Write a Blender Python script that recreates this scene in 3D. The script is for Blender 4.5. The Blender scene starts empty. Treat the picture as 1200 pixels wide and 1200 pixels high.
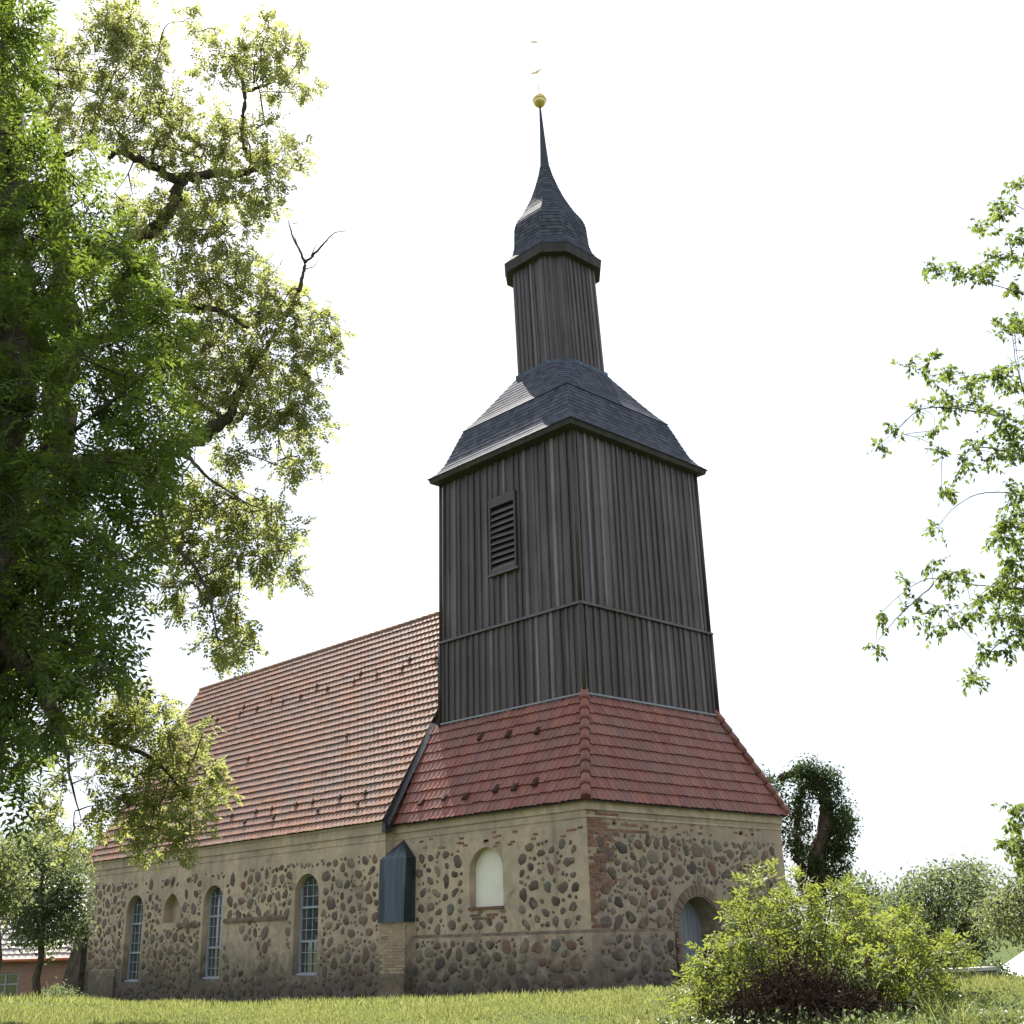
import bpy, math, random
import numpy as np
from mathutils import Vector, Matrix
from mathutils.geometry import tessellate_polygon
R_ = math.radians
rng = np.random.default_rng(7)
random.seed(7)
SC = bpy.context.scene
COL = SC.collection

# ------------------------------------------------------------------ camera, sky, sun, exposure
CAM = np.array([21.949, -23.678, 1.246])
CR = np.array([0.68821994, 0.72502384, -0.02633894])
CU = np.array([0.26559523, -0.21799648, 0.93911485])
CF = np.array([-0.67513887, 0.65331307, 0.3425924])
FPX = 1377.4
cd = bpy.data.cameras.new('camera'); cam = bpy.data.objects.new('camera', cd); COL.objects.link(cam)
M = Matrix.Identity(4)
for i in range(3):
    M[i][0], M[i][1], M[i][2], M[i][3] = CR[i], CU[i], -CF[i], CAM[i]
cam.matrix_world = M
cd.sensor_width = 36.0; cd.lens = FPX / 1200 * 36.0
cd.clip_start = 0.1; cd.clip_end = 8000
SC.camera = cam

SUN = Vector((-0.48, 0.285, 0.83)).normalized()       # towards the sun
W = bpy.data.worlds.new('World'); SC.world = W; W.use_nodes = True
nt = W.node_tree; bgn = nt.nodes['Background']
sky = nt.nodes.new('ShaderNodeTexSky'); sky.sky_type = 'NISHITA'; sky.sun_disc = False
sky.sun_elevation = math.asin(SUN.z); sky.sun_rotation = math.atan2(SUN.x, SUN.y)
sky.air_density = 1.0; sky.dust_density = 3.0; sky.ozone_density = 1.0
tcw = nt.nodes.new('ShaderNodeTexCoord')
nzw = nt.nodes.new('ShaderNodeTexNoise'); nzw.inputs['Scale'].default_value = 1.6; nzw.inputs['Detail'].default_value = 5
rpw = nt.nodes.new('ShaderNodeMapRange'); rpw.inputs[1].default_value = .35; rpw.inputs[2].default_value = .7
rpw.inputs[3].default_value = .55; rpw.inputs[4].default_value = .9
mxw = nt.nodes.new('ShaderNodeMix'); mxw.data_type = 'RGBA'
nt.links.new(tcw.outputs['Generated'], nzw.inputs['Vector'])
nt.links.new(nzw.outputs['Fac'], rpw.inputs[0]); nt.links.new(rpw.outputs[0], mxw.inputs['Factor'])
nt.links.new(sky.outputs[0], mxw.inputs['A']); mxw.inputs['B'].default_value = (7.1, 7.7, 8.7, 1)   # thin bright veil of cloud
nt.links.new(mxw.outputs['Result'], bgn.inputs['Color'])
bgn.inputs['Strength'].default_value = 0.062
sl = bpy.data.lights.new('sun', 'SUN'); sl.energy = 5.0; sl.angle = R_(0.6); sl.color = (1, .95, .86)
so = bpy.data.objects.new('sun', sl); COL.objects.link(so)
so.rotation_euler = SUN.to_track_quat('Z', 'Y').to_euler(); so.location = (0, 0, 60)
vs = SC.view_settings; vs.view_transform = 'Standard'; vs.look = 'None'; vs.gamma = 1; vs.exposure = 1.46
SC.cycles.use_denoising = True
SC.cycles.max_bounces = 8; SC.cycles.transparent_max_bounces = 8
SC.render.film_transparent = False

# ------------------------------------------------------------------ helpers
HN = np.array([CF[0], CF[1], 0]); HN /= np.linalg.norm(HN); HL = np.array([HN[1], -HN[0], 0])
def at(px, py, dist):
    """point seen at pixel (1200 px photo) at a horizontal distance in front of the camera"""
    d = CF + CR * (px - 600) / FPX - CU * (py - 600) / FPX
    return CAM + d * (dist / (d @ HN))

class MB:
    def __init__(s): s.V = []; s.F = []; s.m = []; s.r = []; s.n = 0; s.sm = []
    def v(s, arr):
        arr = np.asarray(arr, float).reshape(-1, 3); b = s.n; s.V.append(arr); s.n += len(arr); return b
    def faces(s, idx, mat=0, rnd=None, smooth=False):
        idx = np.asarray(idx, int)
        if len(idx) == 0: return
        s.F.append(idx); k = len(idx); s.m.append(np.full(k, mat))
        s.r.append(np.full(k, rng.random()) if rnd is None else np.broadcast_to(np.asarray(rnd, float), (k,)))
        s.sm.append(np.full(k, smooth))
    def poly(s, pts, mat=0, rnd=None, smooth=False):
        b = s.v(pts); s.faces([list(range(b, b + len(pts)))], mat, rnd, smooth)
    def box(s, lo, hi, mat=0, rnd=None, rot=None, off=(0, 0, 0)):
        lo = np.array(lo, float); hi = np.array(hi, float)
        P = np.array([[(lo, hi)[i][0], (lo, hi)[j][1], (lo, hi)[k][2]] for k in (0, 1) for j in (0, 1) for i in (0, 1)])
        if rot is not None: P = P @ np.array(rot).T
        P = P + np.array(off); b = s.v(P)
        f = np.array([[0, 2, 3, 1], [4, 5, 7, 6], [0, 1, 5, 4], [2, 6, 7, 3], [0, 4, 6, 2], [1, 3, 7, 5]]) + b
        s.faces(f, mat, rnd)
    def tube(s, P, rad, sides=6, mat=0, rnd=None, cap=True):
        P = np.asarray(P, float); n = len(P); rad = np.broadcast_to(np.asarray(rad, float), (n,))
        T = np.gradient(P, axis=0); T /= np.linalg.norm(T, axis=1)[:, None] + 1e-9
        a = np.array([0, 0, 1.]) if abs(T[0][2]) < .9 else np.array([1., 0, 0])
        U = np.cross(T, a); U /= np.linalg.norm(U, axis=1)[:, None] + 1e-9
        Wv = np.cross(T, U); th = np.arange(sides) * 2 * np.pi / sides
        X = P[:, None, :] + rad[:, None, None] * (U[:, None, :] * np.cos(th)[None, :, None] + Wv[:, None, :] * np.sin(th)[None, :, None])
        b = s.v(X); i = np.arange(n - 1)[:, None] * sides; j = np.arange(sides)[None, :]; j2 = (j + 1) % sides
        q = np.stack([b + i + j, b + i + j2, b + i + sides + j2, b + i + sides + j], -1).reshape(-1, 4)
        rr = rng.random() if rnd is None else rnd
        s.faces(q, mat, rr, True)
        if cap:
            s.faces([list(range(b + (n - 1) * sides, b + n * sides))], mat, rr); s.faces([list(range(b + sides - 1, b - 1, -1))], mat, rr)
    def build(s, name, mats, parent=None):
        me = bpy.data.meshes.new(name)
        V = np.concatenate(s.V); me.vertices.add(len(V)); me.vertices.foreach_set('co', V.ravel())
        tot = np.concatenate([np.full(len(f), f.shape[1]) for f in s.F]); loops = np.concatenate([f.ravel() for f in s.F])
        me.loops.add(len(loops)); me.loops.foreach_set('vertex_index', loops.astype(np.int32))
        me.polygons.add(len(tot)); st = np.concatenate([[0], np.cumsum(tot)[:-1]])
        me.polygons.foreach_set('loop_start', st.astype(np.int32)); me.polygons.foreach_set('loop_total', tot.astype(np.int32))
        me.polygons.foreach_set('material_index', np.concatenate(s.m).astype(np.int32))
        me.polygons.foreach_set('use_smooth', np.concatenate(s.sm))
        a = me.attributes.new('rnd', 'FLOAT', 'FACE'); a.data.foreach_set('value', np.concatenate(s.r).astype(np.float32))
        me.update(calc_edges=True); me.validate()
        for m_ in (mats if isinstance(mats, (list, tuple)) else [mats]): me.materials.append(m_)
        o = bpy.data.objects.new(name, me); COL.objects.link(o)
        if parent is not None:
            o.parent = parent; o.matrix_parent_inverse = Matrix.Translation(-wloc(parent))
        return o
def wloc(o):
    p = Vector(o.location)
    return p
def thing(name, label, cat, loc=(0, 0, 0), group=None):
    o = bpy.data.objects.new(name, None); COL.objects.link(o); o.location = loc
    o.empty_display_size = .3; o['label'] = label; o['category'] = cat
    if group: o['group'] = group
    return o
def tag(o, label, cat, group=None, kind=None):
    o['label'] = label; o['category'] = cat
    if group: o['group'] = group
    if kind: o['kind'] = kind
    return o

# ------------------------------------------------------------------ materials
class NT:
    def __init__(s, name):
        s.m = bpy.data.materials.new(name); s.m.use_nodes = True; s.t = s.m.node_tree; s.t.nodes.clear()
        s.out = s.new('OutputMaterial'); s.bs = s.new('BsdfPrincipled'); s.t.links.new(s.bs.outputs[0], s.out.inputs[0])
    def new(s, k): return s.t.nodes.new('ShaderNode' + k)
    def link(s, a, b): s.t.links.new(a, b)
    def pos(s): return s.new('NewGeometry').outputs['Position']
    def rnd(s): a = s.new('Attribute'); a.attribute_name = 'rnd'; return a.outputs['Fac']
    def noise(s, scale, detail=4, rough=.55, vec=None, dist=0, stretch=None):
        n = s.new('TexNoise'); n.inputs['Scale'].default_value = scale; n.inputs['Detail'].default_value = detail
        n.inputs['Roughness'].default_value = rough; n.inputs['Distortion'].default_value = dist
        v = vec if vec is not None else s.pos()
        if stretch:
            mp = s.new('Mapping'); mp.inputs['Scale'].default_value = stretch; s.link(v, mp.inputs['Vector']); v = mp.outputs[0]
        s.link(v, n.inputs['Vector']); return n.outputs['Fac']
    def ramp(s, f, stops, interp='LINEAR'):
        r = s.new('ValToRGB'); e = r.color_ramp.elements; r.color_ramp.interpolation = interp
        while len(e) < len(stops): e.new(.5)
        for x, (p, c) in zip(e, stops): x.position = p; x.color = (*c, 1) if len(c) == 3 else c
        s.link(f, r.inputs[0]); return r.outputs[0]
    def rng(s, f, a, b, c=0., d=1.):
        r = s.new('MapRange'); s.link(f, r.inputs[0])
        for i, x in enumerate((a, b, c, d)): r.inputs[i + 1].default_value = x
        return r.outputs[0]
    def mix(s, f, a, b, mode='MIX'):
        m = s.new('Mix'); m.data_type = 'RGBA'; m.blend_type = mode
        for inp, x in (('Factor', f), ('A', a), ('B', b)):
            if isinstance(x, (int, float)): m.inputs[inp].default_value = x
            elif isinstance(x, tuple): m.inputs[inp].default_value = (*x, 1)
            else: s.link(x, m.inputs[inp])
        return m.outputs['Result']
    def math(s, op, a, b=0.):
        m = s.new('Math'); m.operation = op
        for i, x in enumerate((a, b)):
            if isinstance(x, (int, float)): m.inputs[i].default_value = x
            else: s.link(x, m.inputs[i])
        return m.outputs[0]
    def sep(s):
        x = s.new('SeparateXYZ'); s.link(s.pos(), x.inputs[0]); return x.outputs
    def bump(s, h, strength=.3, dist=.02):
        b = s.new('Bump'); b.inputs['Strength'].default_value = strength; b.inputs['Distance'].default_value = dist
        s.link(h, b.inputs['Height']); s.link(b.outputs[0], s.bs.inputs['Normal'])
    def col(s, c):
        if isinstance(c, tuple): s.bs.inputs['Base Color'].default_value = (*c, 1)
        else: s.link(c, s.bs.inputs['Base Color'])
    def fin(s, rough=.8, metal=0., spec=.4):
        s.bs.inputs['Roughness'].default_value = rough; s.bs.inputs['Metallic'].default_value = metal
        s.bs.inputs['Specular IOR Level'].default_value = spec; return s.m

def m_simple(name, c1, c2, scale=6, rough=.8, metal=0, bump=.2, spec=.4, stretch=None, rndamt=.0):
    n = NT(name); f = n.noise(scale, 5, stretch=stretch); c = n.mix(n.rng(f, .3, .7), c1, c2)
    if rndamt: c = n.mix(rndamt, c, n.ramp(n.rnd(), [(0, tuple(x * .45 for x in c1)), (1, tuple(min(1, x * 1.6) for x in c2))]))
    n.col(c)
    if bump: n.bump(f, bump, .02)
    return n.fin(rough, metal, spec)

def m_plaster(name, warm=True):
    n = NT(name); X = n.sep()
    big = n.noise(.55, 5, .6); mid = n.noise(3.2, 6, .62); fine = n.noise(22, 4, .7)
    base = n.ramp(mid, [(.25, (.35, .266, .182) if warm else (.27, .205, .145)), (.55, (.475, .375, .265) if warm else (.355, .28, .2)), (.8, (.54, .435, .31) if warm else (.41, .33, .24))])
    grey = n.mix(n.rng(big, .42, .66, 0, .75), base, (.27, .225, .17))
    # damp, mossy foot of the wall
    zz = n.math('ADD', X[2], n.math('MULTIPLY', n.math('SUBTRACT', mid, .5), 2.8))
    foot = n.rng(n.math('ADD', zz, n.math('MULTIPLY', n.math('SUBTRACT', big, .5), 2.6)), .0, 1.5, .95, 0)
    c = n.mix(foot, grey, n.ramp(fine, [(.3, (.045, .038, .03)), (.7, (.11, .095, .075))]))
    streak = n.noise(1.0, 5, .6, stretch=(2.2, 2.2, .18))
    c = n.mix(n.rng(streak, .56, .74, 0, .55), c, (.13, .105, .08))
    pat = n.noise(1.3, 6, .65, dist=.6)
    c = n.mix(n.rng(pat, .56, .70, 0, .6), c, (.14, .108, .082))
    low = n.rng(n.math('ADD', X[2], n.math('MULTIPLY', pat, 3.0)), 2.0, 3.3, .35, 0); c = n.mix(low, c, (.15, .122, .1))
    n.col(c); h = n.math('ADD', n.math('MULTIPLY', mid, .8), n.math('MULTIPLY', fine, .5)); n.bump(h, .55, .035)
    return n.fin(.92, 0, .2)
PLASTER = m_plaster('lime_plaster'); PLASTER2 = m_plaster('weathered_plaster', False)
def m_stone():
    n = NT('field_stone'); r = n.rnd(); f = n.noise(9, 6, .65)
    a = n.ramp(r, [(0, (.045, .038, .035)), (.25, (.115, .082, .064)), (.45, (.08, .066, .056)), (.6, (.16, .112, .085)), (.72, (.145, .07, .05)), (.85, (.105, .098, .09)), (1, (.21, .17, .13))])
    c = n.mix(n.rng(f, .35, .8, 0, .5), a, (.17, .128, .096)); c = n.mix(n.rng(n.noise(2.2, 6, .7), .5, .66, 0, .7), c, (.27, .21, .148))
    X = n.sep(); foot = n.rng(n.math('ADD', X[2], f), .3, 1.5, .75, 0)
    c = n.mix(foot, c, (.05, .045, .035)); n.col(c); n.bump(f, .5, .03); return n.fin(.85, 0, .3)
STONE = m_stone()
def m_brick():
    n = NT('old_brick'); f = n.noise(14, 5, .6)
    a = n.ramp(n.rnd(), [(0, (.13, .065, .045)), (.4, (.23, .10, .062)), (.75, (.28, .145, .095)), (1, (.22, .15, .11))])
    n.col(n.mix(n.rng(f, .35, .75, 0, .6), a, (.20, .13, .09))); n.bump(f, .5, .02); return n.fin(.9, 0, .2)
BRICK = m_brick()
def m_tile(name, stops, grime, gamt, spec=.45, rough=.55):
    n = NT(name); a = n.ramp(n.rnd(), stops); f = n.noise(1.0, 6, .65); g = n.noise(18, 4, .6)
    c = n.mix(n.rng(f, .40, .68, 0, gamt), a, grime)
    c = n.mix(n.rng(g, .55, .8, 0, .35), c, tuple(x * .6 for x in grime)); n.col(c); n.bump(g, .3, .01)
    return n.fin(rough, 0, spec)
NAVETILE = m_tile('nave_roof_tile', [(0, (.17, .074, .046)), (.3, (.23, .102, .056)), (.6, (.265, .122, .066)), (.85, (.20, .11, .078)), (1, (.31, .16, .09))], (.165, .125, .105), .8, .4, .5)
REDTILE = m_tile('red_roof_tile', [(0, (.165, .047, .034)), (.5, (.215, .064, .043)), (1, (.26, .088, .056))], (.15, .09, .075), .6, .4, .5)
PALETILE = m_tile('house_roof_tile', [(0, (.26, .22, .2)), (1, (.36, .31, .28))], (.3, .28, .27), .6, 1.0, .22)  # pale base colour carries part of the sun glare
def m_board():
    n = NT('tarred_boards'); r = n.rnd(); g = n.noise(3, 6, .65, stretch=(6, 6, .35)); b = n.noise(.5, 4)
    a = n.ramp(r, [(0, (.016, .010, .008)), (.4, (.036, .0245, .020)), (.72, (.066, .051, .049)), (1, (.175, .152, .160))])
    c = n.mix(n.rng(g, .45, .68, 0, .6), a, (.085, .068, .068)); c = n.mix(n.rng(b, .5, .66, 0, .62), c, (.032, .022, .016)); w_ = n.noise(1.3, 5, .6, stretch=(1.6, 1.6, .22)); c = n.mix(n.rng(w_, .52, .68, 0, .45), c, (.125, .108, .113)); c = n.mix(n.rng(w_, .46, .34, 0, .5), c, (.03, .021, .016))
    k = n.noise(5, 2, .5, stretch=(3, 3, 1)); c = n.mix(n.rng(k, .70, .74, 0, .7), c, (.015, .012, .011))
    n.col(c); n.bump(g, .4, .015); return n.fin(.50, 0, .5)
BOARD = m_board()
def m_slate():
    n = NT('slate'); a = n.ramp(n.rnd(), [(0, (.052, .055, .072)), (.5, (.072, .076, .098)), (1, (.10, .104, .126))]); f = n.noise(30, 3)  # bluish tones raised: the sky sheen on the slates is put into the colour
    n.col(n.mix(n.rng(f, .5, .8, 0, .4), a, (.09, .088, .095))); n.bump(f, .15, .01); return n.fin(.68, 0, .04)
SLATE = m_slate()
DARKWOOD = m_simple('dark_wood', (.02, .017, .015), (.05, .042, .038), 4, .7, stretch=(1, 1, .3))
ZINC = m_simple('zinc_sheet', (.016, .019, .026), (.075, .105, .13), 1.2, .36, .6, .06, .5, stretch=(2.6, 2.6, .22))  # blue upright streaks are a gloss highlight put into the colour
LEAD = m_simple('lead_flashing', (.15, .165, .18), (.25, .27, .29), 3, .45, .4, .1)
GOLD = m_simple('gilded_ball', (.62, .46, .16), (.75, .6, .27), 9, .3, .85, .1)
IRON = m_simple('iron', (.03, .03, .032), (.07, .07, .072), 8, .5, .5, .1)
FRAMEP = m_simple('painted_frame', (.22, .25, .285), (.32, .355, .39), 8, .5, 0, .05)
WHITEP = m_simple('white_panel', (.66, .61, .50), (.80, .76, .66), 1.2, .75, 0, .1)
DOORP = m_simple('door_paint', (.17, .19, .22), (.25, .275, .31), 3, .6, 0, .1, stretch=(8, 8, .3))
def m_glass():
    n = NT('window_glass'); n.col((.035, .04, .045)); n.bs.inputs['IOR'].default_value = 2.3; n.bump(n.noise(2.5, 2), .12, .02); return n.fin(.05, 0, .6)
GLASS = m_glass()
BARK = m_simple('bark', (.035, .026, .018), (.12, .095, .07), 9, .9, 0, .8, .2, stretch=(1, 1, .3))
TWIG = m_simple('twig_bark', (.05, .035, .025), (.13, .10, .07), 9, .9, 0, .2, .2)
REDSTEM = m_simple('reddish_stem', (.11, .05, .03), (.21, .11, .07), 7, .8, 0, .2, .2)
DRY = m_simple('dry_brush', (.035, .018, .014), (.085, .05, .038), 7, .9, 0, .2, .2, rndamt=.4)
def m_leaf(name, stops, trans, tw=.45, rough=.5, spec=.35):
    n = NT(name); c = n.ramp(n.rnd(), stops); n.col(c); n.fin(rough, 0, spec)
    tr = n.new('BsdfTranslucent'); tc = n.mix(1.0, n.mix(.5, c, trans), (1.9, 1.9, 1.5), 'MULTIPLY'); n.link(tc, tr.inputs['Color'])
    ms = n.new('MixShader'); ms.inputs[0].default_value = tw
    n.link(n.bs.outputs[0], ms.inputs[1]); n.link(tr.outputs[0], ms.inputs[2]); n.link(ms.outputs[0], n.out.inputs[0])
    return n.m
ASHLEAF = m_leaf('ash_leaf', [(0, (.028, .045, .012)), (.5, (.050, .078, .018)), (1, (.09, .12, .028))], (.17, .23, .03), .45)
ROBLEAF = m_leaf('robinia_leaf', [(0, (.056, .07, .026)), (.5, (.104, .12, .046)), (1, (.17, .172, .08))], (.31, .33, .11), .52)
CHERRYLEAF = m_leaf('cherry_leaf', [(0, (.032, .05, .014)), (.5, (.06, .086, .022)), (1, (.10, .125, .036))], (.19, .24, .05), .46)
ELDERLEAF = m_leaf('elder_leaf', [(0, (.022, .042, .011)), (.5, (.052, .080, .020)), (1, (.12, .145, .042))], (.29, .32, .065), .42)
FARLEAF = m_leaf('far_leaf', [(0, (.042, .060, .034)), (.5, (.07, .094, .050)), (1, (.11, .13, .072))], (.18, .22, .09), .42)  # leaf tones lightened: distance haze is put into the colour
WILLOWLEAF = m_leaf('willow_leaf', [(0, (.062, .078, .04)), (.5, (.095, .112, .054)), (1, (.13, .142, .07))], (.2, .23, .09), .42)  # also lightened in colour to stand in for haze
IVYLEAF = m_leaf('ivy_leaf', [(0, (.016, .032, .010)), (.5, (.03, .055, .015)), (1, (.05, .08, .024))], (.07, .11, .02), .2, .4)
BLOSSOM = m_leaf('blossom', [(0, (.38, .34, .22)), (1, (.6, .56, .42))], (.5, .48, .36), .4, .8)
GRASSM = m_leaf('grass_blade', [(0, (.05, .070, .024)), (.45, (.105, .130, .046)), (.75, (.16, .17, .075)), (1, (.31, .28, .17))], (.26, .28, .10), .46, .6, .2)
WHITEFL = m_leaf('white_flower', [(0, (.55, .55, .5)), (1, (.75, .75, .7))], (.6, .6, .55), .3, .8)

# ------------------------------------------------------------------ terrain
CRX = [(-300, 1178), (0, 1181), (120, 1186), (300, 1187), (450, 1183), (600, 1175), (700, 1171), (850, 1168), (1000, 1163), (1150, 1155), (1500, 1150)]
CRL, CRZ = [], []
for px_, py_ in CRX:
    p_ = at(px_, py_, 15.5); CRL.append((p_ - CAM) @ HL); CRZ.append(p_[2])
def H(x, y):
    x = np.asarray(x, float); y = np.asarray(y, float)
    s = (x - CAM[0]) * HN[0] + (y - CAM[1]) * HN[1]; l = (x - CAM[0]) * HL[0] + (y - CAM[1]) * HL[1]
    top = np.interp(l, CRL, CRZ)
    k = np.interp(s, [-60, 0, 5, 9, 12, 14, 15.5, 17, 20, 25, 30, 400], [0, 0, .12, .45, .82, .965, 1, .97, .8, .4, 0, 0])
    base = np.interp(s, [-60, 0, 20, 30, 50, 90, 4000], [-.35, -.35, -.3, -.3, -.9, -1.6, -1.6])
    base = base - .012 * np.clip(-x - 6, 0, 40) * np.clip(1 - np.abs(y) / 40, 0, 1)
    z = base * (1 - k) + top * k
    near = np.clip(1 - np.hypot(s - 15, l) / 60, 0, 1)
    return z + near * (.02 * np.sin(1.3 * x + .6 * y) + .015 * np.sin(2.9 * y - 1.7 * x))
def Hs(x, y): return float(H(x, y))
def grid(name, xs, ys, mat, dz=0):
    X, Y = np.meshgrid(xs, ys, indexing='ij'); Z = H(X, Y) + dz
    b = MB(); b.v(np.stack([X, Y, Z], -1)); n, m = X.shape
    i, j = np.meshgrid(np.arange(n - 1), np.arange(m - 1), indexing='ij'); q = i * m + j
    b.faces(np.stack([q, q + m, q + m + 1, q + 1], -1).reshape(-1, 4), 0, .5, True); return b.build(name, mat)
def m_ground():
    n = NT('lawn'); f = n.noise(.8, 6, .65); g = n.noise(14, 4, .7)
    c = n.ramp(f, [(.3, (.036, .056, .016)), (.55, (.072, .096, .026)), (.75, (.115, .12, .045))])
    n.col(n.mix(n.rng(g, .35, .75, 0, .6), c, (.05, .06, .02))); n.bump(g, .8, .06); return n.fin(.95, 0, .1)
LAWN = m_ground()
fine = np.linspace(-45, 60, 150)
ax = np.concatenate([[-4000, -1500, -600, -250, -120, -70], fine, [80, 140, 300, 800, 3000]])
ay = np.concatenate([[-3000, -800, -300, -140, -80, -60], np.linspace(-50, 55, 150), [75, 120, 250, 600, 1500, 4000]])
gnd = grid('ground', ax, ay, LAWN); gnd['kind'] = 'structure'

# ------------------------------------------------------------------ church
church = thing('church', 'fieldstone village church with tiled roofs and a dark boarded bell tower', 'church')
def arch(u0, u1, z0, zt, n=10, pointed=0.):
    """arched opening outline, counter-clockwise, from its sill"""
    w = (u1 - u0) / 2; c = (u0 + u1) / 2; h = min(w, (zt - z0) * .6) * .92; zs = zt - h
    P = [(u0, z0), (u1, z0)]
    for k in range(n + 1):
        t = math.pi * k / n; x = math.cos(t); z = math.sin(t)
        if pointed: z = z * (1 - pointed) + pointed * (1 - abs(x))
        P.append((c + w * x, zs + h * z))
    return P
def wall_sheet(b, outline, holes, f3, depth, mat=0):
    """flat sheet with arched openings and the reveals of the openings; f3(u, z, d) -> 3D point"""
    lists = [[Vector((u, z, 0)) for u, z in outline]] + [[Vector((u, z, 0)) for u, z in h] for h in holes]
    flat = [p for L in lists for p in L]
    base = b.v([f3(p.x, p.y, 0) for p in flat])
    b.faces([[base + i for i in t] for t in tessellate_polygon(lists)], mat, .5)
    for h in holes:
        n = len(h); k = b.v([f3(u, z, 0) for u, z in h] + [f3(u, z, depth) for u, z in h])
        b.faces([[k + i, k + (i + 1) % n, k + n + (i + 1) % n, k + n + i] for i in range(n)], mat, .5)
def stones(b, u0, u1, z0, z1, ok, f3, rmin, rmax, mat, tries=5000, gap=1.12, out=.035):
    put = []; cell = {}
    for _ in range(tries):
        t = _ / tries; r = (rmax + (rmin - rmax) * min(1, t * 1.3)) * random.uniform(.8, 1.15)
        u = random.uniform(u0, u1); z = random.uniform(z0, z1)
        if not ok(u, z, r): continue
        ci, cj = int(u // .6), int(z // .6); bad = False
        for a in (-1, 0, 1):
            for c in (-1, 0, 1):
                for (u2, z2, r2) in cell.get((ci + a, cj + c), ()):
                    if math.hypot((u - u2) * .92, z - z2) < (r + r2) * gap: bad = True; break
                if bad: break
            if bad: break
        if bad: continue
        cell.setdefault((ci, cj), []).append((u, z, r)); put.append((u, z, r))
    for (u, z, r) in put:
        n = 12; th = np.arange(n) * 2 * np.pi / n; ph = rng.uniform(0, 6.28, 3)
        rad = r * (1 + .13 * np.sin(2 * th + ph[0]) + .085 * np.sin(3 * th + ph[1]) + .06 * np.sin(5 * th + ph[2])) * rng.uniform(.88, 1.10, n)
        sq = rng.uniform(.58, .95); rot = rng.normal(0, .35) if rng.random() < .7 else rng.uniform(0, 3); rad = rad * 1.12
        cx, cz = rad * np.cos(th), rad * np.sin(th) * sq
        dx = cx * math.cos(rot) - cz * math.sin(rot); dz = cx * math.sin(rot) + cz * math.cos(rot)
        o = out * rng.uniform(.5, 1.2); P = []
        for sc, d in ((1.0, -.012), (.9, .5 * o), (.62, .85 * o)):
            for i in range(n): P.append(f3(u + dx[i] * sc, z + dz[i] * sc, -d * rng.uniform(.85, 1.15)))
        P.append(f3(u, z, -o)); k = b.v(P); rr = rng.random()
        q = [[k + a * n + i, k + a * n + (i + 1) % n, k + (a + 1) * n + (i + 1) % n, k + (a + 1) * n + i] for a in (0, 1) for i in range(n)]
        b.faces(q, mat, rr, True); b.faces([[k + 2 * n + i, k + 2 * n + (i + 1) % n, k + 3 * n] for i in range(n)], mat, rr, True)
def in_hole(u, z, r, hs, m=.12):
    for (a, c, z0, zt) in hs:
        if a - m - r < u < c + m + r and z0 - m - r < z < zt + m + r: return True
    return False
def sm(x, y):  # cheap smooth noise in -1..1 for masks
    return math.sin(1.7 * x + 2.1 * y + .5) * .5 + math.sin(3.1 * x - 1.3 * y + 2) * .3 + math.sin(.7 * x + 4.1 * y) * .3

# --- nave
NX0, NX1, NY0, NY1 = -28.95, -8.27, -.333, 9.333
ZB = -1.7
WINS = [(-25.28, -23.88, .12, 3.38), (-19.2, -17.8, .24, 3.46), (-13.2, -11.8, .36, 3.54)]
NICHE = (-22.2, -21.0, 2.24, 3.32)
b = MB()
fN = lambda u, z, d: (u, NY0 + d, z)
wall_sheet(b, [(NX0, ZB), (NX1, ZB), (NX1, 4.8), (NX0, 4.8)], [arch(*w) for w in WINS] + [arch(*NICHE, n=8, pointed=.35)], fN, .34)
hs = WINS + [NICHE]
def okn(u, z, r):
    if z + r > 3.95 or u - r < NX0 + .45 or u + r > NX1 - .3 or z < -.9: return False
    if in_hole(u, z, r, hs, .16): return False
    if -27.8 < u < -25.6 and z < .6: return False
    if z > 2.9 and -24.5 < u < -16.5 and sm(u * 2, z * 2) > -.1: return False
    if -17.6 < u < -13.4 and .3 < z < 2.2 and sm(u * 1.4, z) > -.25: return False
    if z < .5 and random.random() < .35: return False
    return sm(u, z) > -.85
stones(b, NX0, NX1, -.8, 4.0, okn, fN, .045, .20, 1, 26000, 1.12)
# niche back, other walls, gables
b.poly([fN(NICHE[0] - .1, NICHE[2] - .1, .34), fN(NICHE[1] + .1, NICHE[2] - .1, .34), fN(NICHE[1] + .1, NICHE[3] + .1, .34), fN(NICHE[0] - .1, NICHE[3] + .1, .34)], 0, .5)
ap = 12.9
for x in (NX0, NX1):
    b.poly([(x, NY0, ZB), (x, NY1, ZB), (x, NY1, 4.8), (x, 4.5, ap), (x, NY0, 4.8)], 0, .5)
b.poly([(NX0, NY1, ZB), (NX1, NY1, ZB), (NX1, NY1, 4.8), (NX0, NY1, 4.8)], 0, .5)
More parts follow.
